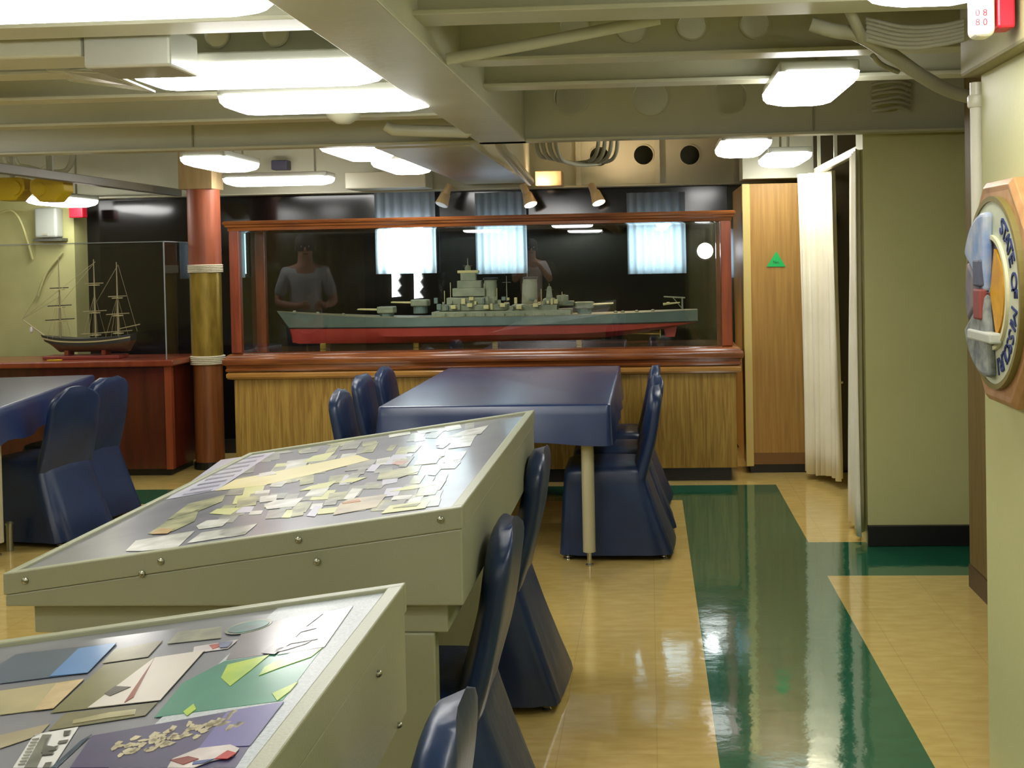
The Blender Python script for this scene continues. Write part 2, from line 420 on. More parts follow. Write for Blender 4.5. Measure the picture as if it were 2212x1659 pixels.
lamp('s', .545, 6.9, PI / 2, 'small white light in front of the white soffit, left of two')
lamp('s', .88, 7.78, PI / 2, 'flat small white light next to the curtain rod')
lamp('s', -2.53, 7.05, PI / 2, 'slanting white light in front of the wood and brass post top')
lamp('s', -1.57, 6.5, PI / 2, 'sliver of white light just under the deep beam beside the duct')
lamp('s', -1.55, 7.6, PI / 2, 'curved-looking white light against the left side of the flat duct')
lamp('s', -4.33, 8.7, PI / 2, 'small white light above the red box on the far left wall', z=1.985)
for i, (x, y) in enumerate(((-1.245, 1.2), (-1.245, -.6), (-1.245, -2.6), (-3.3, .6), (-3.3, 2.6), (-3.9, 5.0), (-5.0, 3.4), (-5.4, 7.2), (-3.2, -4.3), (-1.4, -6.4), (-3.4, -8.6), (-1.4, -10.8))):
    lamp('l', x, y, 0, 'long white tube light of the ceiling bays outside the picture')
for i, (x, y) in enumerate(((.5, .6), (.4, -1.6), (.35, -4.2), (.3, -7), (.3, -10))):
    lamp('s', x, y, PI / 2, 'lengthwise white light of the aisle outside the picture')

# ================================================================== SHIP MODEL CASE
CX0, CX1, CY0, CY1 = -2.835, .548, 8.0, 8.6
case = thing('model_display_case', (-1.13, 8.3, 0), 'long mahogany-framed glass case on a yellow oak cabinet holding the grey warship model', 'display case')
put('plinth', MB().box(CX0 + .03, CX1 - .02, CY0 + .05, CY1 - .03, 0, .09), 'black', case)
put('cabinet', MB().box(CX0 + .01, CX1 + .02, CY0 + .01, CY1, .09, .74), 'oak', case, bevel=.004)
def ring_profile(x0, x1, y0, y1, prof):
    rings = []
    for off, z in prof:
        rings.append([V(x0 - off, y0 - off, z), V(x1 + off, y0 - off, z), V(x1 + off, y1 + off, z), V(x0 - off, y1 + off, z)])
    return MB().loft(rings)
put('apron_molding', ring_profile(CX0, CX1 + .02, CY0, CY1, [(.0, .722), (.022, .727), (.03, .74), (.03, .76), (.02, .772)]), mat('amber molding', (178, 130, 62), .3, c2=(160, 112, 50), scale=4, stretch=(1, 8, 8), coat=.5), case)
put('base_molding', ring_profile(CX0, CX1 + .02, CY0, CY1, [(.012, .772), (.03, .778), (.034, .79), (.026, .80), (.03, .818), (.045, .824), (.05, .845), (.046, .866), (.03, .874), (.028, .884), (.012, .894), (-.005, .898)]), 'mahog', case, smooth=True, auto=25)
put('case_floor', MB().box(CX0 + .02, CX1 - .02, CY0 + .02, CY1 - .02, .897, .904), mat('glossy case floor', (104, 62, 40), .12, coat=.7, coatr=.03), case)
for x in (CX0 + .035, CX1 - .035):
    for y in (CY0 + .03, CY1 - .03):
        put('corner_post', MB().box(x - .035, x + .035, y - .03, y + .03, .9, 1.735), 'mahog_v', case, bevel=.006)
put('top_frame', ring_profile(CX0, CX1, CY0, CY1, [(-.02, 1.725), (.004, 1.73), (.006, 1.75), (.018, 1.757), (.02, 1.768), (.03, 1.775), (.032, 1.788), (.02, 1.797), (-.06, 1.799)]), 'mahog', case, smooth=True, auto=25)
for nm, a in (('glass_pane', (CX0 + .07, CX1 - .07, CY0 + .02, CY0 + .026, .905, 1.73)), ('glass_pane', (CX0 + .07, CX1 - .07, CY1 - .026, CY1 - .02, .905, 1.73)),
              ('glass_pane', (CX0 + .012, CX0 + .018, CY0 + .06, CY1 - .06, .905, 1.73)), ('glass_pane', (CX1 - .018, CX1 - .012, CY0 + .06, CY1 - .06, .905, 1.73))):
    put(nm, MB().box(*a), 'glass_rear' if a[2] > 8.3 and a[1] - a[0] > 1 else 'glass', case)

# ---- warship model
SY = 8.28
bX0, bX1 = -2.60, .33
ship = thing('warship_model', (-1.13, SY, .904), 'long grey and red battleship model with triple gun turrets inside the mahogany glass case', 'model ship')
def sx(px): return atY(px, 650, SY).x
def sz(px, py): return atY(px, py, SY).z
Mg = mat('model hull grey', (112, 130, 124), .5, c2=(100, 118, 114), scale=9)
Mr = mat('model hull red', (176, 66, 58), .4, c2=(160, 54, 48), scale=6)
Mgl = mat('model light grey', (150, 154, 130), .55, c2=(128, 134, 112), scale=12)
Mdk = mat('model deck', (132, 128, 98), .6)
Mcr = mat('model cream fittings', (206, 196, 140), .5)
N = 44
def half(t):     # half beam at deck level
    if t < .35: return .165 * math.sin(min(1, t / .35) * PI / 2) ** .8
    if t > .8: return .165 * (1 - ((t - .8) / .2) ** 2.2 * .62)
    return .165
def deckz(t): return 1.114 + .055 * max(0, 1 - t / .35) ** 1.6 + .018 * max(0, (t - .75) / .25)
def wlz(t): return 1.052 + .004 * t
def keelz(t):
    k = .938
    if t < .03: k = .945
    if t > .70: k = .938 + (1.045 - .938) * ((t - .70) / .30) ** 1.5
    return k
up, lo = [], []
for i in range(N + 1):
    t = i / N; x = bX0 + (bX1 - bX0) * t; h = max(half(t), .003)
    dz, wz, kz = deckz(t), wlz(t), keelz(t)
    rake = .085 * max(0, 1 - t / .06) if t < .06 else 0
    hw = max(h * (.5 if t < .08 else min(1, .55 + t * 1.3)) * (1 if t < .8 else 1 - (t - .8) * 1.2), .003)
    xb = x + rake
    up.append([V(x, SY - h, dz), V(xb * .5 + x * .5, SY - (h + hw) / 2, (dz + wz) / 2), V(xb, SY - hw, wz), V(xb, SY + hw, wz), V(xb * .5 + x * .5, SY + (h + hw) / 2, (dz + wz) / 2), V(x, SY + h, dz)])
    xk = xb + (.02 if t < .02 else 0)
    lo.append([V(xb, SY - hw, wz), V(xk, SY - hw * .96, wz * .45 + kz * .55), V(xk, SY - hw * .6, kz + .004), V(xk, SY + hw * .6, kz + .004), V(xk, SY + hw * .96, wz * .45 + kz * .55), V(xb, SY + hw, wz)])
put('upper_hull', MB().loft(up), Mg, ship, smooth=True)
put('lower_hull', MB().loft(lo), Mr, ship, smooth=True)
bt = MB()
for i in range(N):
    a, c = up[i], up[i + 1]
    bt.prism([a[2] + V(0, -.002, -.006), c[2] + V(0, -.002, -.006), c[2] + V(0, -.002, .003), a[2] + V(0, -.002, .003)], V(0, .003, 0))
put('boot_stripe', bt, 'black', ship)
dk = MB(); dk.loft([[r[0] + V(0, .004, .001), r[5] + V(0, -.004, .001), r[5] + V(0, -.004, .004), r[0] + V(0, .004, .004)] for r in up]); put('deck', dk, Mdk, ship)
def turret(px, dirn, zb):
    x = sx(px); 
    tb = MB().prism([V(x - .055, SY - .06, zb), V(x + .055, SY - .06, zb), V(x + .07 , SY, zb), V(x + .055, SY + .06, zb), V(x - .055, SY + .06, zb), V(x - .07, SY, zb)], V(0, 0, .045))
    t_ = put('gun_turret', tb, Mgl, ship, bevel=.008)
    put('barbette', MB().lathe([(.05, zb - .05), (.05, zb)], (x, SY, 0), 18), Mg, t_)
    for k in (-1, 0, 1):
        put('gun_barrel', MB().tube([(x + dirn * .06, SY + k * .03, zb + .025), (x + dirn * .2, SY + k * .03, zb + .03)], .0065, 8, .0045), Mcr, t_)
turret(835, -1, 1.145); turret(908, -1, 1.19); turret(1262, 1, 1.155)
def blk(name, p0, p1, ya, yb, hw, m=Mgl, bev=.004):
    x0, x1 = sx(p0), sx(p1); z0, z1 = sz((p0 + p1) / 2, yb), sz((p0 + p1) / 2, ya)
    return put(name, MB().box(x0, x1, SY - hw, SY + hw, z0, z1), m, ship, bevel=bev)
blk('deckhouse', 938, 1235, 670, 690, .12); blk('deckhouse', 952, 1098, 657, 670, .09); blk('deckhouse', 1108, 1205, 657, 670, .09); blk('deckhouse', 968, 1072, 642, 657, .07)
blk('bridge', 980, 1050, 622, 640, .05); blk('bridge', 990, 1042, 606, 622, .042)
blk('tower', 997, 1030, 590, 606, .03, Mgl); blk('rangefinder', 990, 1036, 584, 590, .02, Mcr)
put('director', MB().lathe([(.02, 0), (.022, .02), (.012, .032), (.004, .04), (.003, .085)], (sx(1012), SY, sz(1012, 584)), 14), Mgl, ship)
for p, top in ((1058, 604), (1144, 602)):
    x = sx(p); z0, z1 = sz(p, 655), sz(p, top)
    f_ = put('funnel', MB().loft([[V(x + (.055 if p > 1100 else .05) * math.cos(a) * q + off, SY + .035 * math.sin(a) * q, z) for a in [2 * PI * k / 20 for k in range(20)]] for q, z, off in ((1, z0, 0), (.95, z1 - .03, .004), (.9, z1 - .03, .004), (.9, z1, .008))]), Mgl, ship, smooth=True)
    put('funnel_cap', MB().loft([[V(x + .052 * math.cos(a) + .008, SY + .036 * math.sin(a), z) for a in [2 * PI * k / 20 for k in range(20)]] for z in (z1 - .002, z1 + .012)]), 'black', f_)
for p, top, w in ((1012, 560, .002), (1095, 596, .002), (1187, 612, .003), (1140, 585, .002)):
    x = sx(p); put('mast', MB().tube([(x, SY, sz(p, 650)), (x, SY, sz(p, top))], .004, 8, .0015).tube([(x - .03, SY, sz(p, top + 14)), (x + .03, SY, sz(p, top + 14))], .0015, 6), Mgl, ship)
put('aft_tower', MB().loft([[V(sx(1187) + a * w, SY + c * w, z) for a, c in ((-1, -1), (1, -1), (1, 1), (-1, 1))] for w, z in ((.055, sz(1187, 656)), (.04, sz(1187, 645)), (.022, sz(1187, 643)), (.015, sz(1187, 622)), (.008, sz(1187, 618)))]), Mgl, ship, bevel=.002)
blk('aft_director', 1203, 1228, 638, 652, .03, Mgl); blk('aft_house', 1195, 1240, 650, 660, .05)
for px in (985, 1020, 1055, 1090, 1125, 1160):
    for s_ in (-1, 1):
        x = sx(px); zb = sz(px, 662 + (px % 2) * 4)
        t_ = put('twin_gun_mount', MB().box(x - .018, x + .018, SY + s_ * .115 - .014, SY + s_ * .115 + .014, zb, zb + .026), Mcr, ship, bevel=.003)
        for k in (-.005, .005): put('small_gun_barrel', MB().tube([(x - .018, SY + s_ * .115 + k, zb + .016), (x - .05, SY + s_ * .115 + k, zb + .024)], .0018, 6), Mgl, t_)
for k in range(14):
    px = 945 + k * 21; x = sx(px); s_ = -1 if k % 2 else -.8
    put('gun_tub', MB().lathe([(.013, 0), (.013, .016), (.010, .016), (.010, .006)], (x, SY + s_ * .14, sz(px, 680)), 12, cap=False), Mgl, ship)
random.seed(5)
for k in range(34):
    px = 945 + k * 8.6; x = sx(px); w = random.uniform(.006, .016); zb = sz(px, random.choice([668, 657, 655, 648])); h_ = random.uniform(.015, .045); ys = random.choice([-.10, -.085, -.06])
    put('deck_gear', MB().box(x - w, x + w, SY + ys - .012, SY + ys + .012, zb, zb + h_), random.choice([Mgl, Mcr, Mg]), ship, bevel=.002)
for px, top in ((962, 628), (975, 610), (1048, 612), (1075, 622), (1170, 624), (1215, 630)):
    x = sx(px); put('antenna', MB().tube([(x, SY - .03, sz(px, 655)), (x, SY - .03, sz(px, top))], .0025, 6), Mcr, ship)
for px in (640, 690, 745, 1330, 1375, 1410, 1345):
    x = sx(px); put('deck_fitting', MB().lathe([(.012, 0), (.014, .012), (.006, .018)], (x, SY - .05, deckz((x - bX0) / (bX1 - bX0))), 10), Mgl, ship)
x0, x1 = sx(1480), sx(1440)
put('stern_crane', MB().tube([(x0 - .02, SY, 1.14), (x0 - .02, SY, 1.215)], .006, 8).tube([(x0, SY, 1.215), (x1 - .02, SY, 1.225)], .005, 8).tube([(x0 - .02, SY, 1.14), (x1 + .04, SY, 1.222)], .003, 6), Mgl, ship)
put('floatplane', MB().tube([(sx(1432), SY - .05, 1.175), (sx(1468), SY - .05, 1.185)], .009, 10, .004).box(sx(1440), sx(1446), SY - .11, SY + .01, 1.185, 1.188), Mcr, ship)
for s_ in (-.035, .035): put('rudder', MB().prism([V(sx(1432), SY + s_, 1.02), V(sx(1462), SY + s_, 1.03), V(sx(1456), SY + s_, .95), V(sx(1436), SY + s_, .95)], V(0, .006, 0)), Mr, ship, bevel=.002)
for s_ in (-.09, -.045, .045, .09):
    sh = put('propeller_shaft', MB().tube([(sx(1330), SY + s_, .985), (sx(1425), SY + s_, .975)], .004, 8), 'brass', ship)
    put('propeller', MB().obox(V(sx(1425), SY + s_, .975), V(.003, 0, 0), V(0, .024, 0), V(0, 0, .005)).obox(V(sx(1425), SY + s_, .975), V(.003, 0, 0), V(0, .005, 0), V(0, 0, .024)), 'brass', sh)
for px in (700, 900, 1070, 1250): 
    x = sx(px); put('support_block', MB().box(x - .02, x + .02, SY - .06, SY + .06, .904, .945), 'brass', ship, bevel=.003)

# ---- reflected windows and curtains, built as solid parts with glowing panes
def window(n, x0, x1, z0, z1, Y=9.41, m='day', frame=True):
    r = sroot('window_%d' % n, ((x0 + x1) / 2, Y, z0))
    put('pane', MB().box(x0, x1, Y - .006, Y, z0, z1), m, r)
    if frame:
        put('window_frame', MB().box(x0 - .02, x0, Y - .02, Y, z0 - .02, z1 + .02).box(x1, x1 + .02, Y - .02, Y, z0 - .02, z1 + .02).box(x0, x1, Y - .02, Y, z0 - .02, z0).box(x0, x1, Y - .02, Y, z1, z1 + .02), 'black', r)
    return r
def tm(name, c, tr=.75):
    m = bpy.data.materials.new(name); m.use_nodes = True; nt = m.node_tree; nt.nodes.remove(nt.nodes['Principled BSDF'])
    a = nt.nodes.new('ShaderNodeBsdfDiffuse'); b = nt.nodes.new('ShaderNodeBsdfTranslucent'); x = nt.nodes.new('ShaderNodeMixShader')
    a.inputs[0].default_value = lin(c); b.inputs[0].default_value = lin(c); x.inputs[0].default_value = tr
    nt.links.new(a.outputs[0], x.inputs[1]); nt.links.new(b.outputs[0], x.inputs[2]); nt.links.new(x.outputs[0], nt.nodes['Material Output'].inputs[0])
    return m
M['sheer'] = tm('sheer window curtain', (190, 205, 215))
def pleats(x0, x1, z0, z1, Y, n, amp, cols=None):
    K = n * 8; top, bot = [], []
    for i in range(K + 1):
        t = i / K; x = x0 + (x1 - x0) * t; y = Y + amp * math.sin(2 * PI * n * t + .7 * math.sin(5 * t))
        top.append(V(x, y, z1)); bot.append(V(x + .004 * math.sin(9 * t), y * 1.0 + amp * .3 * math.sin(7 * t), z0))
    mb = MB(); mb.loft([bot, [b.lerp(a, .5) for a, b in zip(top, bot)], top], cap=False, closed=False); return mb
YW = 9.41
def wz(px, py, Y=YW): return atY(px, py, Y).z
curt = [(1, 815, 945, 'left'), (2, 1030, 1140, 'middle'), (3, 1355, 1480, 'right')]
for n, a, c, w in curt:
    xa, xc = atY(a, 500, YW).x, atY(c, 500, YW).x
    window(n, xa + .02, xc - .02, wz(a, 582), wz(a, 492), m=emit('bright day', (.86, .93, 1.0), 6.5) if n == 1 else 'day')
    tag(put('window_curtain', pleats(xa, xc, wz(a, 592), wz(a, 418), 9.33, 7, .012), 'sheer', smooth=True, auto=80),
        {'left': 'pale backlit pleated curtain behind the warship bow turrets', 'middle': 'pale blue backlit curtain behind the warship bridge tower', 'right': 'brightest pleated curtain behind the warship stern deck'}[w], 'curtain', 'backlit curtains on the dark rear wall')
# narrow curtain reflections at the ends, built solid with faintly glowing panes
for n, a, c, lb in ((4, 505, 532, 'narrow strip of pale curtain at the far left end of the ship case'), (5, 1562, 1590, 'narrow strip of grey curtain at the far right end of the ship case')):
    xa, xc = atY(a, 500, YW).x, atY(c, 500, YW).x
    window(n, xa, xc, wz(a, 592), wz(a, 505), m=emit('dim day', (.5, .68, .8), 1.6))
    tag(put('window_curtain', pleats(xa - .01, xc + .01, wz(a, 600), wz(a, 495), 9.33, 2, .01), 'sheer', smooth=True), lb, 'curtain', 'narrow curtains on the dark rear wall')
# scalloped white reflections under the first curtain, built as glowing shapes
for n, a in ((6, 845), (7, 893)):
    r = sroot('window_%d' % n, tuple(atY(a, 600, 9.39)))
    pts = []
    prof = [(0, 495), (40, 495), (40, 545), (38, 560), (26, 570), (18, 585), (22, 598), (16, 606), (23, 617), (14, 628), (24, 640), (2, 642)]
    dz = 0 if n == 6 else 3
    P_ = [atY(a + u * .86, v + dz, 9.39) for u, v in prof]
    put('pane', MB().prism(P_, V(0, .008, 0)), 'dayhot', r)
# reflected portholes, built as glowing discs on the wall
def porthole_reflection(n, px, py, r, Y=9.41):
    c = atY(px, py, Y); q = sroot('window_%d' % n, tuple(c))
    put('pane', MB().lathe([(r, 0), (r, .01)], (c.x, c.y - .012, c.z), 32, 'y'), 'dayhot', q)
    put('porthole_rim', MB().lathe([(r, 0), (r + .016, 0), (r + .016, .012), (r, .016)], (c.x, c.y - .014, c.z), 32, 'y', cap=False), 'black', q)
porthole_reflection(8, 460, 541, .058); porthole_reflection(9, 1523, 542, .062)
c = atY(458, 433, 9.4); tag(put('pilot_lamp', MB().lathe([(.001, -.02), (.03, -.018), (.045, 0), (.045, .01)], (c.x, c.y, c.z), 18, 'y'), 'dot'), 'small blue-white lamp high on the dark wall right of the post', 'lamp')  # light reflected in the dark wall, built as a glowing cap

# ---- spotlights over the case
spot_defs = ((958, 428, -.35, 'whitish spotlight turned away, leftmost over the ship case', False), (1143, 428, .35, 'small lit spotlight over the middle of the ship case', True), (1290, 424, .35, 'small lit spotlight over the stern of the ship model', True))
for px, py, tilt, lb, lit in spot_defs:
    top = atY(px - (0 if lit else -14) - (14 if lit else 0), 398, 9.0); hd = atY(px, py + 4, 9.0)
    t_ = thing('spotlight', (top.x, 9.0, 2.045), lb, 'light', 'spotlights above the long ship case')
    put('mount', MB().tube([(top.x, 9.25, 2.055), (top.x, 9.0, 2.05)], .014, 8), 'tan', t_)
    put('arm', MB().tube([top, top.lerp(hd, .6)], .026, 12, .03), 'tan', t_, smooth=True)
    d = V(tilt, -.35, -1).normalized(); a0 = hd - d * .05
    put('lamp_head', MB().tube([a0 - d * .01, a0, a0 + d * .05, a0 + d * .09], .03, 16, .052), 'tan', t_, smooth=True)
    put('bulb_face', MB().tube([a0 + d * .088, a0 + d * .094], .046, 16), 'spot' if lit else 'white', t_)
    if lit:
        ld = bpy.data.lights.new('spot_beam', 'SPOT'); ld.energy = 22; ld.color = (1, .74, .5); ld.spot_size = 1.5; ld.spot_blend = .6; ld.shadow_soft_size = .04
        lo_ = bpy.data.objects.new('spot_beam', ld); COL.objects.link(lo_); lo_.location = a0 + d * .11
        lo_.rotation_euler = d.to_track_quat('-Z', 'Y').to_euler()
        pl_ = bpy.data.lights.new('spot_spill', 'SPOT'); pl_.energy = 8; pl_.color = (1, .70, .46); pl_.spot_size = 2.3; pl_.spot_blend = 1; pl_.shadow_soft_size = .02  # added uplight to tint the rear beam warm, not part of the spotlight
        po_ = bpy.data.objects.new('spot_spill', pl_); COL.objects.link(po_); po_.location = a0 + V(.10, -.10, .02); po_.rotation_euler = V(.3, .35, 1).to_track_quat('-Z', 'Y').to_euler()
bxp = atY(1187, 385, 9.1)
tag(put('junction_box', MB().box(bxp.x - .1, bxp.x + .1, 9.0, 9.24, 2.05, 2.16), 'tan', bevel=.006), 'tan box in front of the rear beam between two spotlights', 'junction box')

# ================================================================== LEFT DISPLAY CABINET + SAILING SHIP
lc = thing('model_display_cabinet', (-4.2, 8.6, 0), 'dark red wooden cabinet under the clear box of the sailing ship', 'cabinet')
put('plinth', MB().box(-5.2, -3.45, 8.42, 8.85, 0, .05), 'black', lc)
put('cabinet', MB().box(-5.25, -3.46, 8.39, 8.9, .05, .79), 'redwood', lc, bevel=.004)
put('corner_strip', MB().box(-3.46, -3.41, 8.37, 8.42, .05, .79), 'redwood_l', lc, bevel=.003)
put('side_panel', MB().box(-3.46, -3.42, 8.42, 8.88, .05, .79), 'redwood', lc)
put('worktop', MB().box(-5.3, -3.38, 8.33, 8.93, .79, .835), 'redwood_l', lc, bevel=.01)
ac = thing('acrylic_cover', (-4.2, 8.6, .835), 'clear box cover standing over the wooden sailing ship model', 'display cover')
e0, e1, f0, f1, gz = -5.2, -3.44, 8.38, 8.86, 1.675
for a in ((e0, e1, f0, f0 + .005, .836, gz), (e0, e1, f1 - .005, f1, .836, gz), (e1 - .005, e1, f0 + .005, f1 - .005, .836, gz), (e0, e0 + .005, f0 + .005, f1 - .005, .836, gz), (e0, e1, f0, f1, gz, gz + .005)):
    put('glass_pane', MB().box(*a), 'acrylic', ac)
em = mat('acrylic edge', (150, 156, 160), .3)
for y in (f0, f1):
    put('edge', MB().box(e1 - .006, e1 + .001, y - .004, y + .004, .836, gz), em, ac)
put('edge', MB().box(e0, e1, f0 - .003, f0 + .003, gz, gz + .006), em, ac)
put('edge', MB().box(e1 - .004, e1 + .002, f0, f1, gz, gz + .006), em, ac)
VY = 8.6
def q(px, py, dy=0): return atY(px, py, VY + dy)
sv = thing('sailing_ship_model', tuple(V(q(190, 780).x, VY, .836)), 'wooden three-masted sailing ship model with bare masts under the clear box', 'model ship')
put('stand', MB().box(q(105, 780).x, q(268, 780).x, VY - .09, VY + .09, .836, .862), mat('red stand', (150, 66, 50), .4), sv, bevel=.005)
for px in (150, 230): put('cradle', MB().box(q(px, 770).x - .015, q(px, 770).x + .015, VY - .05, VY + .05, .862, .9), 'redwood_l', sv, bevel=.003)
Mh1 = mat('model hull brown', (104, 84, 60), .5, c2=(84, 66, 48), scale=20, stretch=(1, 6, 6)); Mh2 = mat('model hull black', (52, 52, 48), .5)
xl, xr_ = q(88, 720).x, q(288, 720).x
hu, hl = [], []
for i in range(25):
    t = i / 24; x = xl + (xr_ - xl) * t
    h = .085 * (math.sin(min(1, t / .3) * PI / 2) if t < .3 else (1 - max(0, (t - .8) / .2) ** 2 * .35)); h = max(h, .004)
    top = .985 + .03 * (2 * t - 1) ** 2; mid = top - .05; kz = .885 + .06 * max(0, 1 - t / .18) ** 2
    sh = .10 * max(0, (1 - t / .25)); sh2 = -.03 * max(0, (t - .85) / .15)
    hu.append([V(x, VY - h, top), V(x + sh * .3, VY - h, mid), V(x + sh * .3, VY + h, mid), V(x, VY + h, top)])
    hl.append([V(x + sh * .3, VY - h * .98, mid), V(x + sh * .7 + sh2, VY - h * .8, (mid + kz) / 2), V(x + sh + sh2, VY - .01, kz), V(x + sh + sh2, VY + .01, kz), V(x + sh * .7 + sh2, VY + h * .8, (mid + kz) / 2), V(x + sh * .3, VY + h * .98, mid)])
put('upper_hull', MB().loft(hu), Mh2, sv, smooth=True); put('lower_hull', MB().loft(hl), Mh1, sv, smooth=True)
put('rail', MB().loft([[r[0] + V(0, -.004, -.028), r[0] + V(0, -.004, -.018), r[0] + V(0, .004, -.018), r[0] + V(0, .004, -.028)] for r in hu]), Mcr, sv)
Msp = mat('model spars', (170, 158, 118), .5)
rg = MB()
for px, top, yards in ((130, 555, (622, 660, 690)), (206, 560, (612, 672, 720)), (255, 566, (640, 678, 716))):
    x = q(px, 700).x; tz = q(px, top).z
    m_ = put('mast', MB().tube([(x, VY, .97), (x, VY, tz)], .009, 8, .003), Msp, sv)
    for k, yy in enumerate(yards):
        z = q(px, yy).z; w = (.07, .09, .11)[k]
        put('yard', MB().tube([(x - w * .5, VY - w, z), (x + w * .5, VY + w, z)], .004, 6), Mh2 if px == 130 else Msp, m_)
        put('top_platform', MB().box(x - .03, x + .03, VY - .025, VY + .025, z - .016, z - .01), Mcr, m_)
    for s_ in (-.08, .08):
        for dx in (-.06, -.02, .04): rg.tube([(x + dx, VY + s_, .99), (x, VY, tz * .55 + .99 * .45)], .0012, 4)
tops = [V(q(a, b).x, VY, q(a, b).z) for a, b in ((130, 560), (206, 565), (255, 572))]
bs = V(q(48, 690).x, VY, q(48, 690).z)
for a, b in ((tops[0], bs), (tops[1], V(tops[0].x, VY, 1.25)), (tops[2], V(tops[1].x, VY, 1.25)), (tops[2], V(xr_ + .03, VY, 1.03)), (tops[1], bs), (V(tops[0].x, VY, 1.3), bs)): rg.tube([a, b], .0014, 4)
put('rigging', rg, Msp, sv)['kind'] = 'stuff'
put('bowsprit', MB().tube([(xl + .05, VY, .99), bs], .007, 8, .003), Msp, sv)
put('figurehead', MB().lathe([(.001, 0), (.012, .01), (.014, .03), (.006, .05)], (q(68, 720).x, VY, q(68, 720).z), 10), 'white', sv, smooth=True)
put('spanker_boom', MB().tube([(q(258, 700).x, VY, 1.05), (q(302, 690).x, VY, 1.08)], .004, 6), Msp, sv)
yp = atY(118, 783, 8.42); tag(put('brass_plate', MB().box(yp.x - .05, yp.x + .05, yp.y - .02, yp.y + .02, .836, .844), 'yellow', bevel=.002), 'small yellow plate on the cabinet top by the sailing ship bow', 'plate')

# ================================================================== POST
pc = V(-3.27, 8.72, 0)
post = thing('support_post', (pc.x, pc.y, 0), 'round wood-clad post with a brass middle bound by two white cord bands', 'post')
def zz(py): return atY(415, py, pc.y).z
put('base_ring', MB().lathe([(.115, 0), (.115, .05), (.1, .055)], pc, 28), 'black', post)
put('lower_sleeve', MB().lathe([(.105, .05), (.105, zz(785))], pc, 32), 'post', post, smooth=True)
put('brass_sleeve', MB().lathe([(.112, zz(785)), (.112, zz(575))], pc, 32), 'brass', post, smooth=True)
put('upper_sleeve', MB().lathe([(.118, zz(575)), (.118, 2.06)], pc, 32), 'post_u', post, smooth=True)
for ya, yb in ((768, 787), (572, 590)):
    z0, z1 = zz(yb), zz(ya); pr = [(.118, z0)]
    for k in range(5):
        a = z0 + (z1 - z0) * k / 5; b = z0 + (z1 - z0) * (k + 1) / 5
        pr += [(.124, a + .002), (.129, (a + b) / 2), (.124, b - .002)]
    put('cord_band', MB().lathe(pr + [(.118, z1)], pc, 32), 'rope', post, smooth=True)
put('casing', MB().box(pc.x - .14, pc.x + .11, pc.y - .12, pc.y + .12, 2.06, 2.5), 'tan', post, bevel=.004)

# ================================================================== RIGHT REAR: tall cabinet, curtains
tc_ = thing('tall_cabinet', (.9, 8.5, 0), 'tall brown oak cabinet door panel between the ship case and the cream curtain', 'cabinet')
put('plinth', MB().box(.68, 1.14, 8.32, 8.9, 0, .06), 'black', tc_)
put('door', MB().box(.70, 1.135, 8.30, 8.34, .06, 1.985), 'oak2', tc_, bevel=.003)
put('edge_strip', MB().box(.648, .70, 8.285, 8.34, .05, 1.985), 'oak_edge', tc_, bevel=.003)
put('body', MB().box(.655, 1.13, 8.34, 9.3, .06, 1.985), 'oak2', tc_)
put('kick_rail', MB().box(.70, 1.135, 8.295, 8.305, .065, .14), mat('oak dark rail', (120, 84, 40), .5), tc_)
tri = [atY(a, b, 8.296) for a, b in ((1656, 576), (1697, 576), (1677, 543))]
sg = tag(put('triangle_sign', MB().prism([t + V(0, 0, 0) for t in tri], V(0, -.003, 0)), 'green'), 'small green triangle sticker on the tall oak cabinet door', 'sign')
put('lettering', text_bm('No.', .028, .0006, (tri[0] + tri[1] + tri[2]) / 3 + V(0, -.004, -.005), V(1, 0, 0), V(0, 0, 1)), 'ink', sg)
# door handle in the dark opening
dr = sroot('door_1', (1.4, 8.28, 0))
put('door_leaf', MB().box(1.17, 1.9, 8.26, 8.32, .02, 1.9), mat('dark door', (64, 54, 30), .5), dr, bevel=.004)
hp = atY(1806, 826, 8.2); put('door_handle', MB().tube([(hp.x - .03, 8.2, hp.z), (hp.x + .045, 8.2, hp.z)], .013, 10).tube([(hp.x, 8.2, hp.z), (hp.x, 8.27, hp.z)], .01, 8), 'chrome', dr)
vp_ = atY(1803, 470, 8.25); tag(put('light_switch', MB().box(vp_.x - .015, vp_.x + .02, 8.235, 8.258, vp_.z - .04, vp_.z + .03), 'ink', bevel=.003), 'small dark switch plate on the door seen between the two curtains', 'switch')
rail = thing('curtain_rail', (1.15, 7.3, 2.07), 'white curtain rail running back above the doorway with two cream curtains', 'curtain rail')
put('rail_bar', MB().box(1.125, 1.165, 6.42, 8.22, 2.03, 2.075), 'pipe', rail, bevel=.005)
for y in (6.6, 7.4, 8.1): put('bracket', MB().box(1.135, 1.155, y - .01, y + .01, 2.07, 2.5), 'ceil', rail)
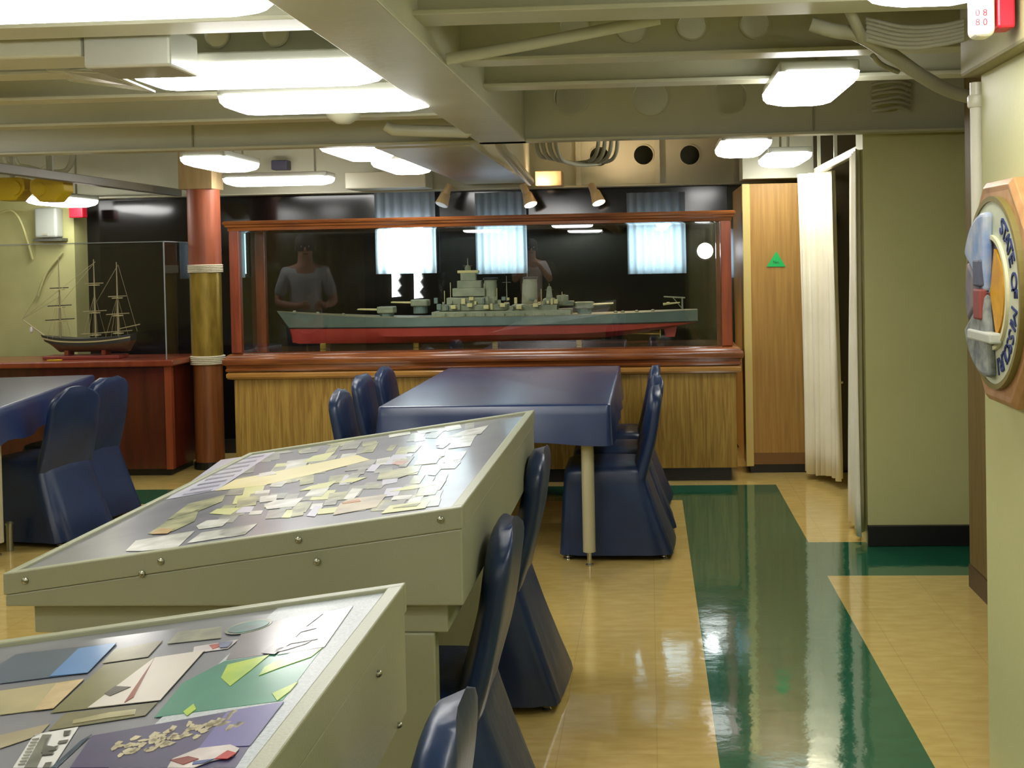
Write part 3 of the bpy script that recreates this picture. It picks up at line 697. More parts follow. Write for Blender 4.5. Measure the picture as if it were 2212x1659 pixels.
def drape(path_b, path_t, z0, z1, n, amp, label):
    K = n * 10; rows = []
    def along(P, t):
        L_ = [(P[i + 1] - P[i]).length for i in range(len(P) - 1)]; s = t * sum(L_)
        for i, l in enumerate(L_):
            if s <= l or i == len(L_) - 1: return P[i].lerp(P[i + 1], min(1, s / l)), (P[i + 1] - P[i]).normalized()
            s -= l
    for j in range(13):
        f = j / 12; row = []
        for i in range(K + 1):
            t = i / K
            pb, db = along(path_b, t); pt, _ = along(path_t, t); p = pb.lerp(pt, f ** 1.5)
            nrm = V(-db.y, db.x, 0); a = amp * (1 - .45 * f) * math.sin(2 * PI * n * t + .8 * math.sin(3 * t + f)) + amp * .25 * math.sin(2 * PI * 2.3 * n * t + f * 2)
            row.append(V(p.x, p.y, 0) + nrm * a + V(0, 0, z0 + (z1 - z0) * f + (.012 * math.sin(t * 6) if j == 0 else 0)))
        rows.append(row)
    o = put('curtain', MB().loft(rows, cap=False, closed=False), 'curtain', smooth=True, auto=80)
    mo = o.modifiers.new('t', 'SOLIDIFY'); mo.thickness = .004
    return tag(o, label, 'curtain', 'cream curtains on the doorway rail')
drape([V(1.20, 7.70, 0), V(1.13, 7.95, 0), V(1.02, 8.1, 0)], [V(1.19, 7.75, 0), V(1.15, 7.95, 0), V(1.0, 8.12, 0)], .05, 2.03, 6, .03, 'cream curtain bunched against the tall oak cabinet, its top blown out white')
drape([V(1.062, 6.2, 0), V(1.10, 6.75, 0)], [V(1.075, 6.22, 0), V(1.13, 6.75, 0)], .045, 2.03, 4, .022, 'white curtain gathered against the edge of the green-yellow wall')

# ================================================================== TABLES
def cloth_mesh(x0, x1, y0, y1, z, drop, folds=10, cr=.02):
    def per(off, n=24):
        pts = []
        cs = [(x1 - cr, y1 - cr, 0), (x0 + cr, y1 - cr, PI / 2), (x0 + cr, y0 + cr, PI), (x1 - cr, y0 + cr, 3 * PI / 2)]
        for ci, (cx, cy, a0) in enumerate(cs):
            for k in range(5):
                a = a0 + PI / 2 * k / 4; pts.append(V(cx + (cr + off) * math.cos(a), cy + (cr + off) * math.sin(a), 0))
            nx = cs[(ci + 1) % 4]; a = a0 + PI / 2
            pa = pts[-1]; pb = V(nx[0] + (cr + off) * math.cos(nx[2]), nx[1] + (cr + off) * math.sin(nx[2]), 0)
            for k in range(1, n): pts.append(pa.lerp(pb, k / n))
        return pts
    rings = []
    for off, dz, w in ((-.012, 0, 0), (-.003, -.002, 0), (.003, -.01, 0), (.006, -.05, .1), (.010, -drop * .5, .5), (.016, -drop * .85, .9), (.018, -drop, 1)):
        P = per(off); ring = []
        for i, p in enumerate(P):
            ph = p.x * 9 + p.y * 11
            dirn = V(p.x - (x0 + x1) / 2, p.y - (y0 + y1) / 2, 0).normalized()
            ring.append(V(p.x, p.y, z + dz + w * .012 * math.sin(ph * .9)) + dirn * w * .010 * (math.sin(ph) + .5 * math.sin(2.3 * ph + 1)))
        rings.append(ring)
    mb = MB(); Rr = [[mb.b.verts.new(p) for p in r] for r in rings]; n = len(Rr[0])
    mb.b.faces.new(Rr[0])
    for a, c in zip(Rr, Rr[1:]):
        for i in range(n): mb.b.faces.new((a[i], a[(i + 1) % n], c[(i + 1) % n], c[i]))
    return mb
def table(x0, x1, y0, y1, z, lab, clab, legs):
    t_ = thing('dining_table', ((x0 + x1) / 2, (y0 + y1) / 2, 0), lab, 'table', 'dining tables')
    put('tabletop', MB().box(x0 + .012, x1 - .012, y0 + .012, y1 - .012, z - .04, z - .006), 'legpaint', t_, bevel=.004)
    for lx, ly in legs:
        l_ = put('leg', MB().lathe([(.031, .07), (.031, z - .04)], (lx, ly, 0), 18), 'legpaint', t_, smooth=True)
        put('foot', MB().lathe([(.02, .0), (.02, .008), (.012, .012), (.012, .072)], (lx, ly, 0), 14), 'chrome', l_, smooth=True)
    tag(put('tablecloth', cloth_mesh(x0, x1, y0, y1, z, .19), 'cloth', smooth=True, auto=50), clab, 'tablecloth', 'blue tablecloths')
table(-1.32, -.195, 5.75, 7.80, .80, 'table under a blue cloth in front of the long ship case', 'blue cloth on the table in front of the long ship case', [(-.312, 5.83), (-1.2, 5.83), (-.312, 7.66), (-1.2, 7.72)])
table(-4.6, -3.26, 5.62, 7.72, .80, 'table under a blue cloth in front of the red sailing ship cabinet', 'blue cloth on the table in front of the red sailing ship cabinet', [(-3.36, 6.12), (-4.5, 5.82), (-4.5, 7.5), (-3.38, 7.62)])

for o in list(COL.objects):
    if o.parent is None and o.name in ('dining_table.001', 'tablecloth.001'):
        pv = V(-3.197, 5.72, 0); rm = Matrix.Rotation(.19, 3, 'Z')
        o.location = pv + rm @ (Vector(o.location) - pv); o.rotation_euler = (0, 0, .19)
# ================================================================== CHAIRS
def sup(cx, cy, hx, hy, z, n=56, e=.35, fold=0, ph=0, skew=0):
    out = []
    for i in range(n):
        a = 2 * PI * i / n; c, s_ = math.cos(a), math.sin(a)
        u = math.copysign(abs(c) ** e, c); v = math.copysign(abs(s_) ** e, s_)
        f = 1 + fold * (math.sin(7 * a + ph) * .5 + math.sin(13 * a + 2 * ph) * .3 + math.sin(4 * a) * .4)
        out.append(V(cx + hx * u * f, cy + hy * v * f, z + skew * u))
    return out
def make_chair(seed):
    r = thing('dining_chair', (0, 0, 0), '', 'chair')
    rings = []
    for z, xa, xb, hy, fo in ((.03, -.262, .315, .240, .040), (.045, -.260, .312, .240, .040), (.15, -.254, .272, .234, .028), (.28, -.246, .225, .226, .016), (.38, -.240, .192, .220, .007), (.43, -.236, .178, .214, .002), (.455, -.226, .158, .206, 0), (.465, -.20, .135, .18, 0)):
        rings.append(sup((xa + xb) / 2, 0, (xb - xa) / 2, hy, z, e=.28, fold=fo, ph=seed))
    rings.append(sup(-.03, 0, .06, .06, .468))
    put('skirt_cover', MB().loft(rings), 'vinyl', r, smooth=True, auto=70)
    rings = []
    for k in range(19):
        t = k / 18; z = .40 + .44 * t; x = .135 + .095 * t + .012 * math.sin(PI * t)
        w = .212 * (1 - .10 * t); th = .040 - .006 * t
        if t > .78:
            q_ = (t - .78) / .22; w *= math.sqrt(max(.0, 1 - (q_ * .93) ** 2.6)) * .98 + .02; th *= math.sqrt(max(0, 1 - (q_ * .9) ** 3))
        ring = []
        for i in range(36):
            a = 2 * PI * i / 36; c, s_ = math.cos(a), math.sin(a)
            u = math.copysign(abs(c) ** .6, c); v = math.copysign(abs(s_) ** .45, s_)
            f = 1 + .05 * math.sin(9 * t + 3 * a + seed)
            ring.append(V(x + th * u * f + .012 * (v * v), w * v, z + .008 * math.sin(a * 2 + seed) * (t > .6)))
        rings.append(ring)
    put('backrest_cover', MB().loft(rings), 'vinyl', r, smooth=True, auto=70)
    for sx_ in (-.22, .255):
        for sy in (-.185, .185):
            put('leg', MB().lathe([(.016, 0), (.018, .006), (.013, .012), (.015, .018), (.011, .022), (.011, .10)], (sx_, sy, 0), 12), 'chrome', r, smooth=True)
    return r
protos = [make_chair(0.3), make_chair(2.1)]
used = [False, False]
def chair(x, y, rz, lab, grp, k=0):
    if not used[k]:
        o = protos[k]; o.location = (x, y, 0); o.rotation_euler = (0, 0, rz); o['label'] = lab; o['group'] = grp; used[k] = True; return o
    return dup(protos[k], (x, y, 0), rz, lab, grp)
G1, G2, G3, G4 = 'chairs along the right side of the middle table', 'chairs along the left side of the middle table', 'chairs beside the photo display stands', 'chairs at the left table'
chair(-.205, 6.145, 0, 'blue covered chair by the beige table leg, nearest on that table side', G1, 0)
chair(-.195, 6.66, .03, 'blue covered chair second in line behind the beige table leg', G1, 1)
chair(-.20, 7.30, -.03, 'blue covered chair closest to the ship case in the right-hand row', G1, 0)
chair(-1.375, 6.15, PI + .05, 'blue covered chair standing apart, left side of the middle table', G2, 1)
chair(-1.45, 6.94, PI, 'blue covered chair at middle table, front one of the overlapping pair', G2, 0)
chair(-1.43, 7.44, PI - .02, 'blue covered chair at middle table, rear one of the overlapping pair', G2, 1)
chair(-.62, 4.14, 0, 'blue covered chair behind the far display stand with its skirt spread on the floor', G3, 0)
chair(-.600, 3.01, 0, 'blue covered chair leaning past the near right corner of the far display stand', G3, 1)
chair(-.54, 1.74, .02, 'blue covered chair cut by the bottom edge with shiny creased back top', G3, 0)
chair(-3.40, 6.50, -.22, 'blue covered chair at the left table, nearer of two', G4, 1)
chair(-3.47, 7.04, -.15, 'blue covered chair at the left table, farther one by the red cabinet', G4, 0)

# ================================================================== PHOTO CONSOLES
XL, XR, ZL, ZH, ZB = -1.489, -.424, .804, .951, .727
def console(Y0, Y1, label, prints_fn, ped0, ped1):
    r = thing('display_stand', ((XL + XR) / 2, (Y0 + Y1) / 2, 0), label, 'display stand', 'sloping metal photo display stands')
    sl = (ZH - ZL) / (XR - XL)
    def zt(x): return ZL + (x - XL) * sl
    put('body', MB().prism([V(XL + .003, Y0 + .003, ZB), V(XR - .003, Y0 + .003, ZB), V(XR - .003, Y0 + .003, ZH - .05), V(XL + .003, Y0 + .003, ZL - .05)], V(0, Y1 - Y0 - .006, 0)), 'steel', r, bevel=.004)
    # lid frame: four rims around a recessed board
    T = .05; rw = .022
    for nm, xa, xb, ya, yb in (('lid_rim', XL, XR, Y0, Y0 + rw), ('lid_rim', XL, XR, Y1 - rw, Y1), ('lid_rim', XL, XL + rw, Y0 + rw, Y1 - rw), ('lid_rim', XR - rw * 1.3, XR, Y0 + rw, Y1 - rw)):
        put(nm, MB().prism([V(xa, ya, zt(xa) - T), V(xb, ya, zt(xb) - T), V(xb, ya, zt(xb)), V(xa, ya, zt(xa))], V(0, yb - ya, 0)), 'steel_rim' if nm == 'x' else 'steel', r, bevel=.003)
    xa, xb = XL + rw, XR - rw * 1.3
    put('display_board', MB().prism([V(xa, Y0 + rw, zt(xa) - .02), V(xb, Y0 + rw, zt(xb) - .02), V(xb, Y0 + rw, zt(xb) - .009), V(xa, Y0 + rw, zt(xa) - .009)], V(0, Y1 - Y0 - 2 * rw, 0)), 'board', r)
    n = V(-sl, 0, 1).normalized(); ux = V(1, 0, sl).normalized()
    surf = V(xa, 0, zt(xa) - .009)
    if Y0 < 1:
        mw = .19
        put('border_strip', MB().prism([V(xb - mw, Y0 + rw, zt(xb - mw) - .009), V(xb, Y0 + rw, zt(xb) - .009), V(xb, Y0 + rw, zt(xb) - .0075), V(xb - mw, Y0 + rw, zt(xb - mw) - .0075)], V(0, Y1 - Y0 - 2 * rw, 0)), 'matboard', r)
    prints_fn(r, surf, n)
    # pedestal
    put('under_tray', MB().box(XL + .05, XR - .045, Y0 + .04, Y1 - .1, .655, ZB), 'steel', r, bevel=.004)
    for y in (ped0, ped1): put('pedestal_panel', MB().box(XL + .09, XR - .075, y, y + .05, 0, .655), 'steel', r, bevel=.004)
    def bolt(p, d, rr=.008):
        prof = [(rr, 0), (rr, .003), (rr * .8, .006), (rr * .3, .008)]
        put('bolt', MB().lathe([(a, -h) for a, h in prof] if d == 'y' else prof, p, 12, d), 'bolt', r, smooth=True)
    if Y0 > 1:
        for px, py in ((55, 1254), (348, 1212), (307, 1239), (645, 1166), (685, 1213), (952, 1122)):
            p = atY(px, py, Y0); bolt(p, 'y')
    else:
        for px, py in ((815, 1455), (860, 1567)):
            d = ray(px, py); t = (XR - .003) / d.x; bolt(V(XR - .003, d.y * t, EYE + d.z * t), 'x', .006)
    return r
PN = [0]
def printq(r, surf, n, pts, m, lift=.0012, name='photo_print', y_lim=None):
    P = [on_plane(px, py, surf + n * lift, n) for px, py in pts]
    if min(p.y for p in P) > 4.29: return None
    for p in P: p.y = min(p.y, 4.33)
    return put(name, MB().prism(P, n * .0008), m, r)
def pm(name, c, c2=None, scale=20, **k):
    return mat('print ' + name, c, .3, c2=c2 if c2 else tuple(max(0, v - 30) for v in c), scale=scale, coat=.5, coatr=.12, **k)
def Z8(*pts): return [(x / 1.7696, 1250 + y / 1.7696) for x, y in pts]
def Z7(*pts): return [(x / 1.7696, 860 + y / 1.7696) for x, y in pts]
def Z9(*pts): return [(450 + x / 3.16, 860 + y / 3.16) for x, y in pts]
def near_prints(r, surf, n):
    def P(pts, m, l=.0012, nm='photo_print'): return printq(r, surf, n, Z8(*pts), m, l, nm)
    P([(940, 182), (1350, 105), (1240, 262), (865, 312)], pm('grey ship', (126, 122, 124), (104, 100, 104), 8))
    P([(1195, 140), (1350, 105), (1240, 262), (1060, 292)], pm('white sky', (226, 222, 222), (214, 210, 214), 6), .0022, 'photo_sky')
    for pts in ([(1190, 145), (1235, 135), (1170, 185), (1210, 190), (1150, 205), (1130, 225), (1180, 222), (1215, 232), (1110, 250), (1070, 275), (1050, 290), (1000, 286)], [(1060, 268), (1150, 250), (1190, 238), (1170, 250), (1100, 272), (1050, 284)]):
        P(pts, pm('dark ship', (100, 96, 98)), .0032, 'photo_detail')
    P([(860, 316), (1235, 264), (1080, 468), (590, 532), (700, 400)], pm('teal', (48, 118, 100), (60, 140, 110), 6))
    for pts in ([(870, 330), (1030, 292), (960, 350), (880, 412), (845, 380)], [(1010, 340), (1110, 285), (1232, 266), (1190, 300), (1060, 345), (990, 372)], [(1040, 440), (1140, 395), (1110, 430), (1060, 468)], [(700, 510), (740, 480), (750, 500), (715, 525)]):
        P(pts, pm('lime', (178, 200, 60), (140, 176, 60), 14), .0022, 'photo_detail')
    P([(352, 602), (1085, 472), (955, 640), (900, 724), (268, 724)], pm('violet', (64, 62, 92), (80, 76, 112), 4))
    P([(870, 508), (1085, 472), (955, 640), (760, 650)], pm('lilac', (108, 104, 158), (96, 92, 146), 4), .0022, 'photo_sky')
    # indistinct white ornamental lettering on the violet print
    random.seed(3)
    for k in range(60):
        t = (k % 30) / 29 + .01 * (k > 29); x = 430 + 450 * t + random.uniform(-12, 12); y = 655 - 115 * t + random.uniform(-18, 24) + (10 if k % 2 else -8)
        dx, dy = random.uniform(16, 44), random.uniform(4, 22); hh = random.uniform(4, 10)
        P([(x, y), (x + dx * .6, y - dy), (x + dx + 8, y - dy * .8), (x + dx * .7, y - dy * .4 + hh), (x + 4, y + hh)], pm('script', (190, 182, 150), (160, 150, 120), 30), .0022, 'lettering_stroke')
    P([(640, 724), (660, 690), (760, 650), (880, 636), (915, 650), (890, 680), (800, 700), (740, 724)], pm('emblem white', (216, 208, 204)), .0032, 'emblem')
    P([(820, 690), (870, 658), (905, 668), (870, 690)], pm('emblem red', (190, 52, 52)), .0042, 'emblem_detail')
    P([(650, 695), (720, 680), (760, 690), (700, 712)], pm('emblem brown', (140, 66, 58)), .0042, 'emblem_detail')
    P([(740, 700), (820, 690), (780, 706), (735, 712)], pm('emblem blue', (70, 88, 140)), .0042, 'emblem_detail')
    P([(400, 330), (782, 275), (612, 465), (192, 515)], pm('olive scene', (112, 110, 78), (130, 126, 88), 8))
    P([(590, 303), (782, 275), (612, 465), (335, 495)], pm('pale sky', (212, 206, 194), (200, 194, 184), 5), .0022, 'photo_sky')
    P([(580, 322), (592, 300), (510, 455), (475, 475)], pm('bridge red', (138, 74, 54)), .0032, 'photo_detail')
    P([(400, 440), (440, 412), (500, 415), (420, 450)], pm('ship black', (80, 78, 70)), .0032, 'photo_detail')
    P([(742, 262), (912, 234), (872, 268), (738, 286)], pm('flag white', (210, 204, 204)))
    P([(800, 255), (860, 245), (835, 262), (812, 270)], pm('flag red', (190, 110, 100)), .0022, 'flag_detail')
    P([(835, 245), (890, 240), (870, 262), (840, 264)], pm('flag blue', (120, 130, 160)), .0032, 'flag_detail')
    P([(680, 205), (848, 184), (845, 228), (640, 250)], pm('caption card', (150, 150, 130), (120, 122, 108), 30))
    P([(440, 272), (622, 238), (565, 300), (390, 325)], pm('ship photo', (150, 144, 112), (112, 108, 84), 10))
    P([(60, 290), (446, 246), (335, 360), (0, 402), (0, 330)], pm('sea blue', (82, 96, 112), (70, 84, 100), 5))
    P([(300, 268), (446, 246), (335, 360), (190, 374)], pm('sky blue', (88, 130, 180), (98, 142, 190), 4), .0022, 'photo_sky')
    P([(0, 430), (322, 384), (205, 496), (0, 522)], pm('sand', (178, 166, 128), (150, 144, 108), 8))
    P([(215, 402), (322, 384), (205, 496), (130, 505)], pm('sand light', (206, 186, 146)), .0022, 'photo_detail')
    P([(250, 516), (602, 474), (555, 524), (185, 582)], pm('caption olive', (100, 98, 74), (120, 116, 86), 20))
    P([(280, 542), (420, 512), (520, 500), (515, 520), (400, 535), (278, 556)], pm('caption ink', (168, 162, 124)), .0022, 'caption_line')
    P([(0, 600), (190, 556), (150, 600), (0, 650)], pm('tan', (166, 156, 128), (140, 130, 104), 8))
    P([(130, 598), (300, 568), (200, 724), (50, 724)], pm('card white', (214, 214, 208), (204, 204, 200), 8))
    def K(*p): return [(x / 6.506 * 1.7696, (1480 + y / 6.506 - 1250) * 1.7696) for x, y in p]
    P(K((600, 700), (730, 700), (520, 1165), (340, 1165)), pm('card ink', (118, 120, 108), (90, 92, 84), 20), .0022, 'lettering_stroke')
    for p in (((640, 760), (700, 740), (650, 850), (760, 870), (820, 850), (790, 910), (580, 960)), ((900, 650), (1000, 640), (970, 700), (890, 715)), ((590, 930), (760, 945), (740, 975), (600, 990)), ((640, 1095), (730, 1085), (700, 1165), (600, 1165)), ((830, 790), (960, 770), (930, 810), (810, 830))):
        P(K(*p), pm('card ink2', (92, 94, 88)), .0032, 'lettering_stroke')
    for k in range(9):
        y = 760 + k * 44; x = 545 - (y - 700) * .55
        P(K((x - 60, y), (x + 40, y - 14), (x + 34, y), (x - 66, y + 14)), pm('strip ink', (150, 152, 140)), .0032, 'text_line')
    P([(310, 620), (352, 596), (215, 724), (195, 724)], pm('blue strip', (60, 84, 104)), .0012, 'caption_line')
    ring = [on_plane(*p, surf + n * .002, n) for p in Z8(*[(950 + 92 * math.cos(a) , 184 - 20 * math.cos(a) + 22 * math.sin(a)) for a in [2 * PI * k / 24 for k in range(24)]])]
    put('oval_badge', MB().prism(ring, n * .0008), pm('badge', (150, 154, 140)), r)
    ring = [on_plane(*p, surf + n * .003, n) for p in Z8(*[(950 + 80 * math.cos(a), 184 - 17 * math.cos(a) + 17 * math.sin(a)) for a in [2 * PI * k / 24 for k in range(24)]])]
    put('badge_centre', MB().prism(ring, n * .0008), pm('badge in', (92, 104, 108), (80, 140, 130), 30), r)
def far_prints(r, surf, n):
    def P(pts, m, l=.0012, nm='photo_print'): return printq(r, surf, n, pts, m, l, nm)
    lav, cream, ylw, wht, gry, olv = pm('lavender', (196, 196, 210), (184, 184, 200), 6), pm('cream', (224, 216, 168), (214, 206, 150), 5), pm('yellow card', (206, 208, 148), (190, 194, 130), 10), pm('white photo', (222, 222, 214), (170, 172, 160), 14), pm('grey photo', (158, 160, 150), (120, 122, 112), 16), pm('olive photo', (182, 182, 140), (120, 124, 96), 16)
    P(Z7((905, 208), (1080, 190), (830, 352), (635, 388)), lav)
    for k in range(9):
        t = (k + .5) / 9.5; x = 905 + (635 - 905) * t; y = 208 + (388 - 208) * t
        P(Z7((x + 40, y - 2), (x + 150, y - 20), (x + 143, y - 14), (x + 33, y + 4)), pm('text grey', (150, 150, 164)), .0022, 'text_line')
    P(Z7((900, 312), (1060, 280), (1365, 218), (1415, 236), (1180, 295), (1000, 335), (822, 355)), cream)
    P(Z9((640, 440), (720, 395), (870, 365), (800, 425)), ylw)
    P(Z9((340, 525), (450, 500), (465, 520), (330, 540)), wht, .0022)
    P(Z9((1620, 270), (1740, 225), (1915, 185), (1860, 245)), wht)
    P(Z9((1180, 790), (1240, 735), (1515, 700), (1480, 752)), ylw)
    P(Z9((1260, 752), (1330, 735), (1450, 715), (1420, 738)), pm('card lines', (140, 142, 96)), .0022, 'text_line')
    P(Z9((620, 635), (700, 600), (880, 562), (820, 610)), ylw); P(Z9((890, 580), (960, 548), (1085, 540), (1000, 572)), ylw)
    P(Z9((1150, 560), (1170, 510), (1380, 470), (1440, 500), (1300, 545)), olv)
    P(Z9((1240, 640), (1330, 610), (1585, 560), (1560, 590), (1400, 622)), ylw)
    P(Z9((900, 720), (960, 690), (1220, 658), (1150, 745), (850, 800)), pm('warm photo', (196, 184, 158), (160, 150, 130), 12))
    P(Z9((910, 715), (1030, 690), (1040, 705), (920, 722)), pm('orange bit', (206, 150, 110)), .0022, 'photo_detail')
    P(Z9((1680, 400), (1750, 385), (1730, 415), (1670, 428)), wht)
    P(Z9((1250, 450), (1290, 428), (1370, 428), (1320, 456)), pm('pink', (196, 150, 140)))
    P(Z9((30, 930), (110, 895), (335, 858), (250, 930), (150, 948)), wht); P(Z9((380, 730), (450, 700), (650, 680), (590, 740), (400, 760)), wht)
    P(Z7((480, 585), (520, 545), (745, 508), (680, 570), (545, 585)), wht); P(Z7((715, 555), (770, 515), (980, 482), (930, 522)), wht)
    P(Z7((750, 490), (790, 468), (880, 462), (850, 490), (760, 502)), wht); P(Z7((800, 442), (830, 424), (925, 418), (880, 446)), ylw)
    P(Z7((565, 520), (640, 470), (760, 425), (745, 470), (660, 510)), olv); P(Z7((640, 465), (720, 405), (860, 370), (850, 395), (740, 440)), olv)
    P(Z7((575, 520), (610, 498), (665, 500), (640, 518)), pm('orange bit2', (200, 170, 120)), .0022, 'photo_detail')
    random.seed(11)
    # the many small overlapping prints of the collage, on a loose grid
    pa, pb, pc_, pd = Z9((270, 350), (1900, 120), (1560, 740), (60, 850))
    def bl(u, v):
        a = (pa[0] + (pb[0] - pa[0]) * u, pa[1] + (pb[1] - pa[1]) * u); c = (pd[0] + (pc_[0] - pd[0]) * u, pd[1] + (pc_[1] - pd[1]) * u)
        return (a[0] + (c[0] - a[0]) * v, a[1] + (c[1] - a[1]) * v)
    for k in range(150):
        j, i = divmod(k, 15)
        u = (i + random.uniform(-.3, .6)) / 15; v = (j + random.uniform(-.2, .7)) / 10
        if k % 7 == 3: continue
        du, dv = random.uniform(.03, .10), random.uniform(.04, .13); w = random.uniform(-.015, .02)
        u = max(0, min(u, 1 - du)); v = max(0, min(v, 1 - dv))
        P([bl(u, v), bl(u + du, v + w), bl(u + du - w, v + dv + w), bl(u - w, v + dv)], random.choice([wht, gry, gry, olv, olv, ylw, gry, lav, wht]), .0002 + .00008 * (k % 12))
console(.35, 2.03, 'sloping metal display stand in the bottom corner with bright ship pictures under its lid', near_prints, .5, 1.36)
console(2.655, 4.36, 'sloping metal display stand covered in a collage of many small old photographs', far_prints, 2.69, 3.70)

# ================================================================== PLAQUE on the right wall
PX = .86; PYc, PZc = 3.12, 1.392
pl = thing('wall_plaque', (.93, PYc, PZc), 'eight-sided wooden plaque with a round painted state seal on the near right wall', 'plaque')
def oct_(r, x, k=.414): return [V(x, PYc - a * r, PZc + b * r) for a, b in ((-k, 1), (k, 1), (1, k), (1, -k), (k, -1), (-k, -1), (-1, -k), (-1, k))]
put('board', MB().loft([oct_(.285, .930), oct_(.285, 0.894), oct_(.270, 0.882), oct_(.256, 0.884)]), 'frame_w', pl, bevel=.002)
def disc(r0, r1, x0, x1, n=56, a0=0, a1=2 * PI):
    mb = MB(); rings = []
    full = abs(a1 - a0 - 2 * PI) < 1e-6; N_ = n if full else n + 1
    def pt(r, a, x): return V(x, PYc - r * math.sin(a), PZc + r * math.cos(a))
    A = [a0 + (a1 - a0) * k / n for k in range(N_)]
    if r0 <= 0:
        mb.loft([[pt(r1, a, x0) for a in A], [pt(r1, a, x1) for a in A]]) if full else mb.prism([V(x0, PYc, PZc)] + [pt(r1, a, x0) for a in A], V(x1 - x0, 0, 0))
        return mb
    for i in range(n):
        a, b = A[i], A[(i + 1) % N_]
        mb.prism([pt(r0, a, x0), pt(r1, a, x0), pt(r1, b, x0), pt(r0, b, x0)], V(x1 - x0, 0, 0))
    return mb
put('outer_ring', disc(.232, .245, 0.888, 0.868), mat('olive ring', (128, 116, 60), .5), pl)
put('seal_ring', disc(.145, .232, 0.888, 0.872), mat('cream seal ring', (206, 208, 176), .5, c2=(190, 196, 170), scale=12), pl)
put('inner_rim', disc(.136, .147, 0.888, 0.864), mat('cream inner rim', (222, 216, 176), .5), pl)
put('seal_centre', disc(0, .137, 0.888, 0.874), mat('seal centre grey', (150, 146, 140), .5, c2=(112, 96, 100), scale=30), pl)
put('gold_field', disc(0, .118, 0.875, 0.866, 24, .35, 2.7), mat('seal gold', (224, 170, 30), .4, c2=(206, 146, 24), scale=25), pl)
put('red_quarter', disc(0, .09, 0.875, 0.864, 16, PI + .1, PI * 1.5), mat('seal red', (140, 70, 64), .5), pl)
put('blue_quarter', disc(0, .09, 0.875, 0.864, 16, PI * 1.5, PI * 2 - .1), mat('seal blue', (110, 130, 164), .5), pl)
def wedge(nm, r1, a0, a1, x, m): put(nm, disc(0, r1, .874, x, 16, a0, a1), m, pl, bevel=.012, seg=3)
wedge('cloud_relief', .205, PI * 1.66, PI * 2.03, .846, mat('seal sky', (120, 150, 196), .5, c2=(180, 186, 196), scale=18))
wedge('shield_relief', .165, PI * 1.34, PI * 1.66, .846, mat('shield', (140, 122, 120), .5, c2=(96, 98, 112), scale=22))
wedge('scroll_relief', .215, PI * .95, PI * 1.34, .846, mat('scroll low', (156, 160, 152), .5, c2=(104, 112, 112), scale=34))
put('shield', MB().box(.838, .86, PYc + .0, PYc + .06, PZc - .07, PZc + .01), mat('seal red', (120, 56, 54), .5), pl, bevel=.006)
put('shield', MB().box(.838, .86, PYc + .0, PYc + .06, PZc + .015, PZc + .085), mat('seal slate', (84, 88, 108), .5), pl, bevel=.006)
put('ribbon', MB().box(.838, .87, PYc - .09, PYc + .12, PZc - .125, PZc - .098), mat('scroll', (196, 198, 184), .5), pl, bevel=.005)
txt = 'STATE OF MISSOURI'
for i, ch in enumerate(txt):
    if ch == ' ': continue
    th = math.radians(30 + i * 8.4)
    o_ = V(0.871, PYc - .189 * math.sin(th), PZc + .189 * math.cos(th))
    rr, tt = V(0, -math.sin(th), math.cos(th)), V(0, -math.cos(th), -math.sin(th))
    put('letter', text_bm(ch, .062, .0022, o_, tt, rr), 'navy', pl)
# ================================================================== pipes, cables and small fittings
pp = thing('wall_pipe', (.925, 3.45, 1.4), 'white vertical pipe at the wall corner just above the plaque', 'pipe')
put('pipe', MB().tube([(.928, 3.45, 1.55), (.928, 3.45, 1.97)], .019, 16), 'pipe', pp, smooth=True)
put('coupling', MB().lathe([(.023, 1.90), (.026, 1.905), (.026, 1.93), (.023, 1.935)], (.928, 3.45, 0), 16), 'pipe', pp, smooth=True)
put('lower_conduit', MB().box(.918, .94, 3.43, 3.445, 1.3, 1.6), 'pipe', pp, bevel=.003)
def cable(pts, r, label, nm='conduit', m='cable', cat='conduit', group=None):
    P_ = smoothpath([atY(*p) for p in pts], 8)
    return tag(put(nm, MB().tube(P_, r, 12), m, smooth=True), label, cat, group)
cable([(1752, 52, 3.45), (1800, 66, 3.45), (1855, 76, 3.5), (1925, 118, 3.6), (1985, 160, 3.7), (2050, 196, 3.8), (2120, 216, 3.85)], .021, 'thick painted conduit curving down across the ceiling towards the right wall')
cable([(1835, 20, 3.4), (1852, 60, 3.45), (1860, 84, 3.5)], .016, 'short vertical conduit joining the thick curved one')
cable([(1885, 120, 3.7), (1905, 140, 3.75), (1940, 155, 3.8)], .008, 'thin bright bent wire under the thick curved conduit', 'wire')
BW = ['topmost', 'second', 'third', 'fourth', 'fifth', 'lowest']
for k in range(6):
    cable([(1870, 40 + k * 9, 3.5), (1950, 58 + k * 9, 3.5), (2030, 56 + k * 8, 3.45), (2110, 38 + k * 8, 3.4)], .007, BW[k] + ' thin grey cable in the sagging bundle below the bright corner light', 'cable', cat='cable', group='cable bundle below the corner light')
for k in range(6):
    y = 178 + k * 11; cable([(1884, y + 6, 6.0), (1905, y + (k % 2) * 4, 5.98), (1940, y - 2, 5.98), (1966, y + 5, 6.0)], .0095, BW[k] + ' grey cable passing the round beam hole beside the blocky light', 'cable', cat='cable', group='cables in the round beam hole')
cable([(965, 128, 3.6), (1200, 85, 3.6), (1425, 40, 3.6)], .018, 'slanted painted rod crossing behind the nearest beam', 'brace_rod', 'ceil', 'rod')
cable([(1060, 160, 6.3), (1078, 300, 6.4), (1105, 345, 6.9), (1145, 392, 8.4)], .03, 'painted pipe along the edge of the flat duct', 'pipe', 'ceil', 'pipe')
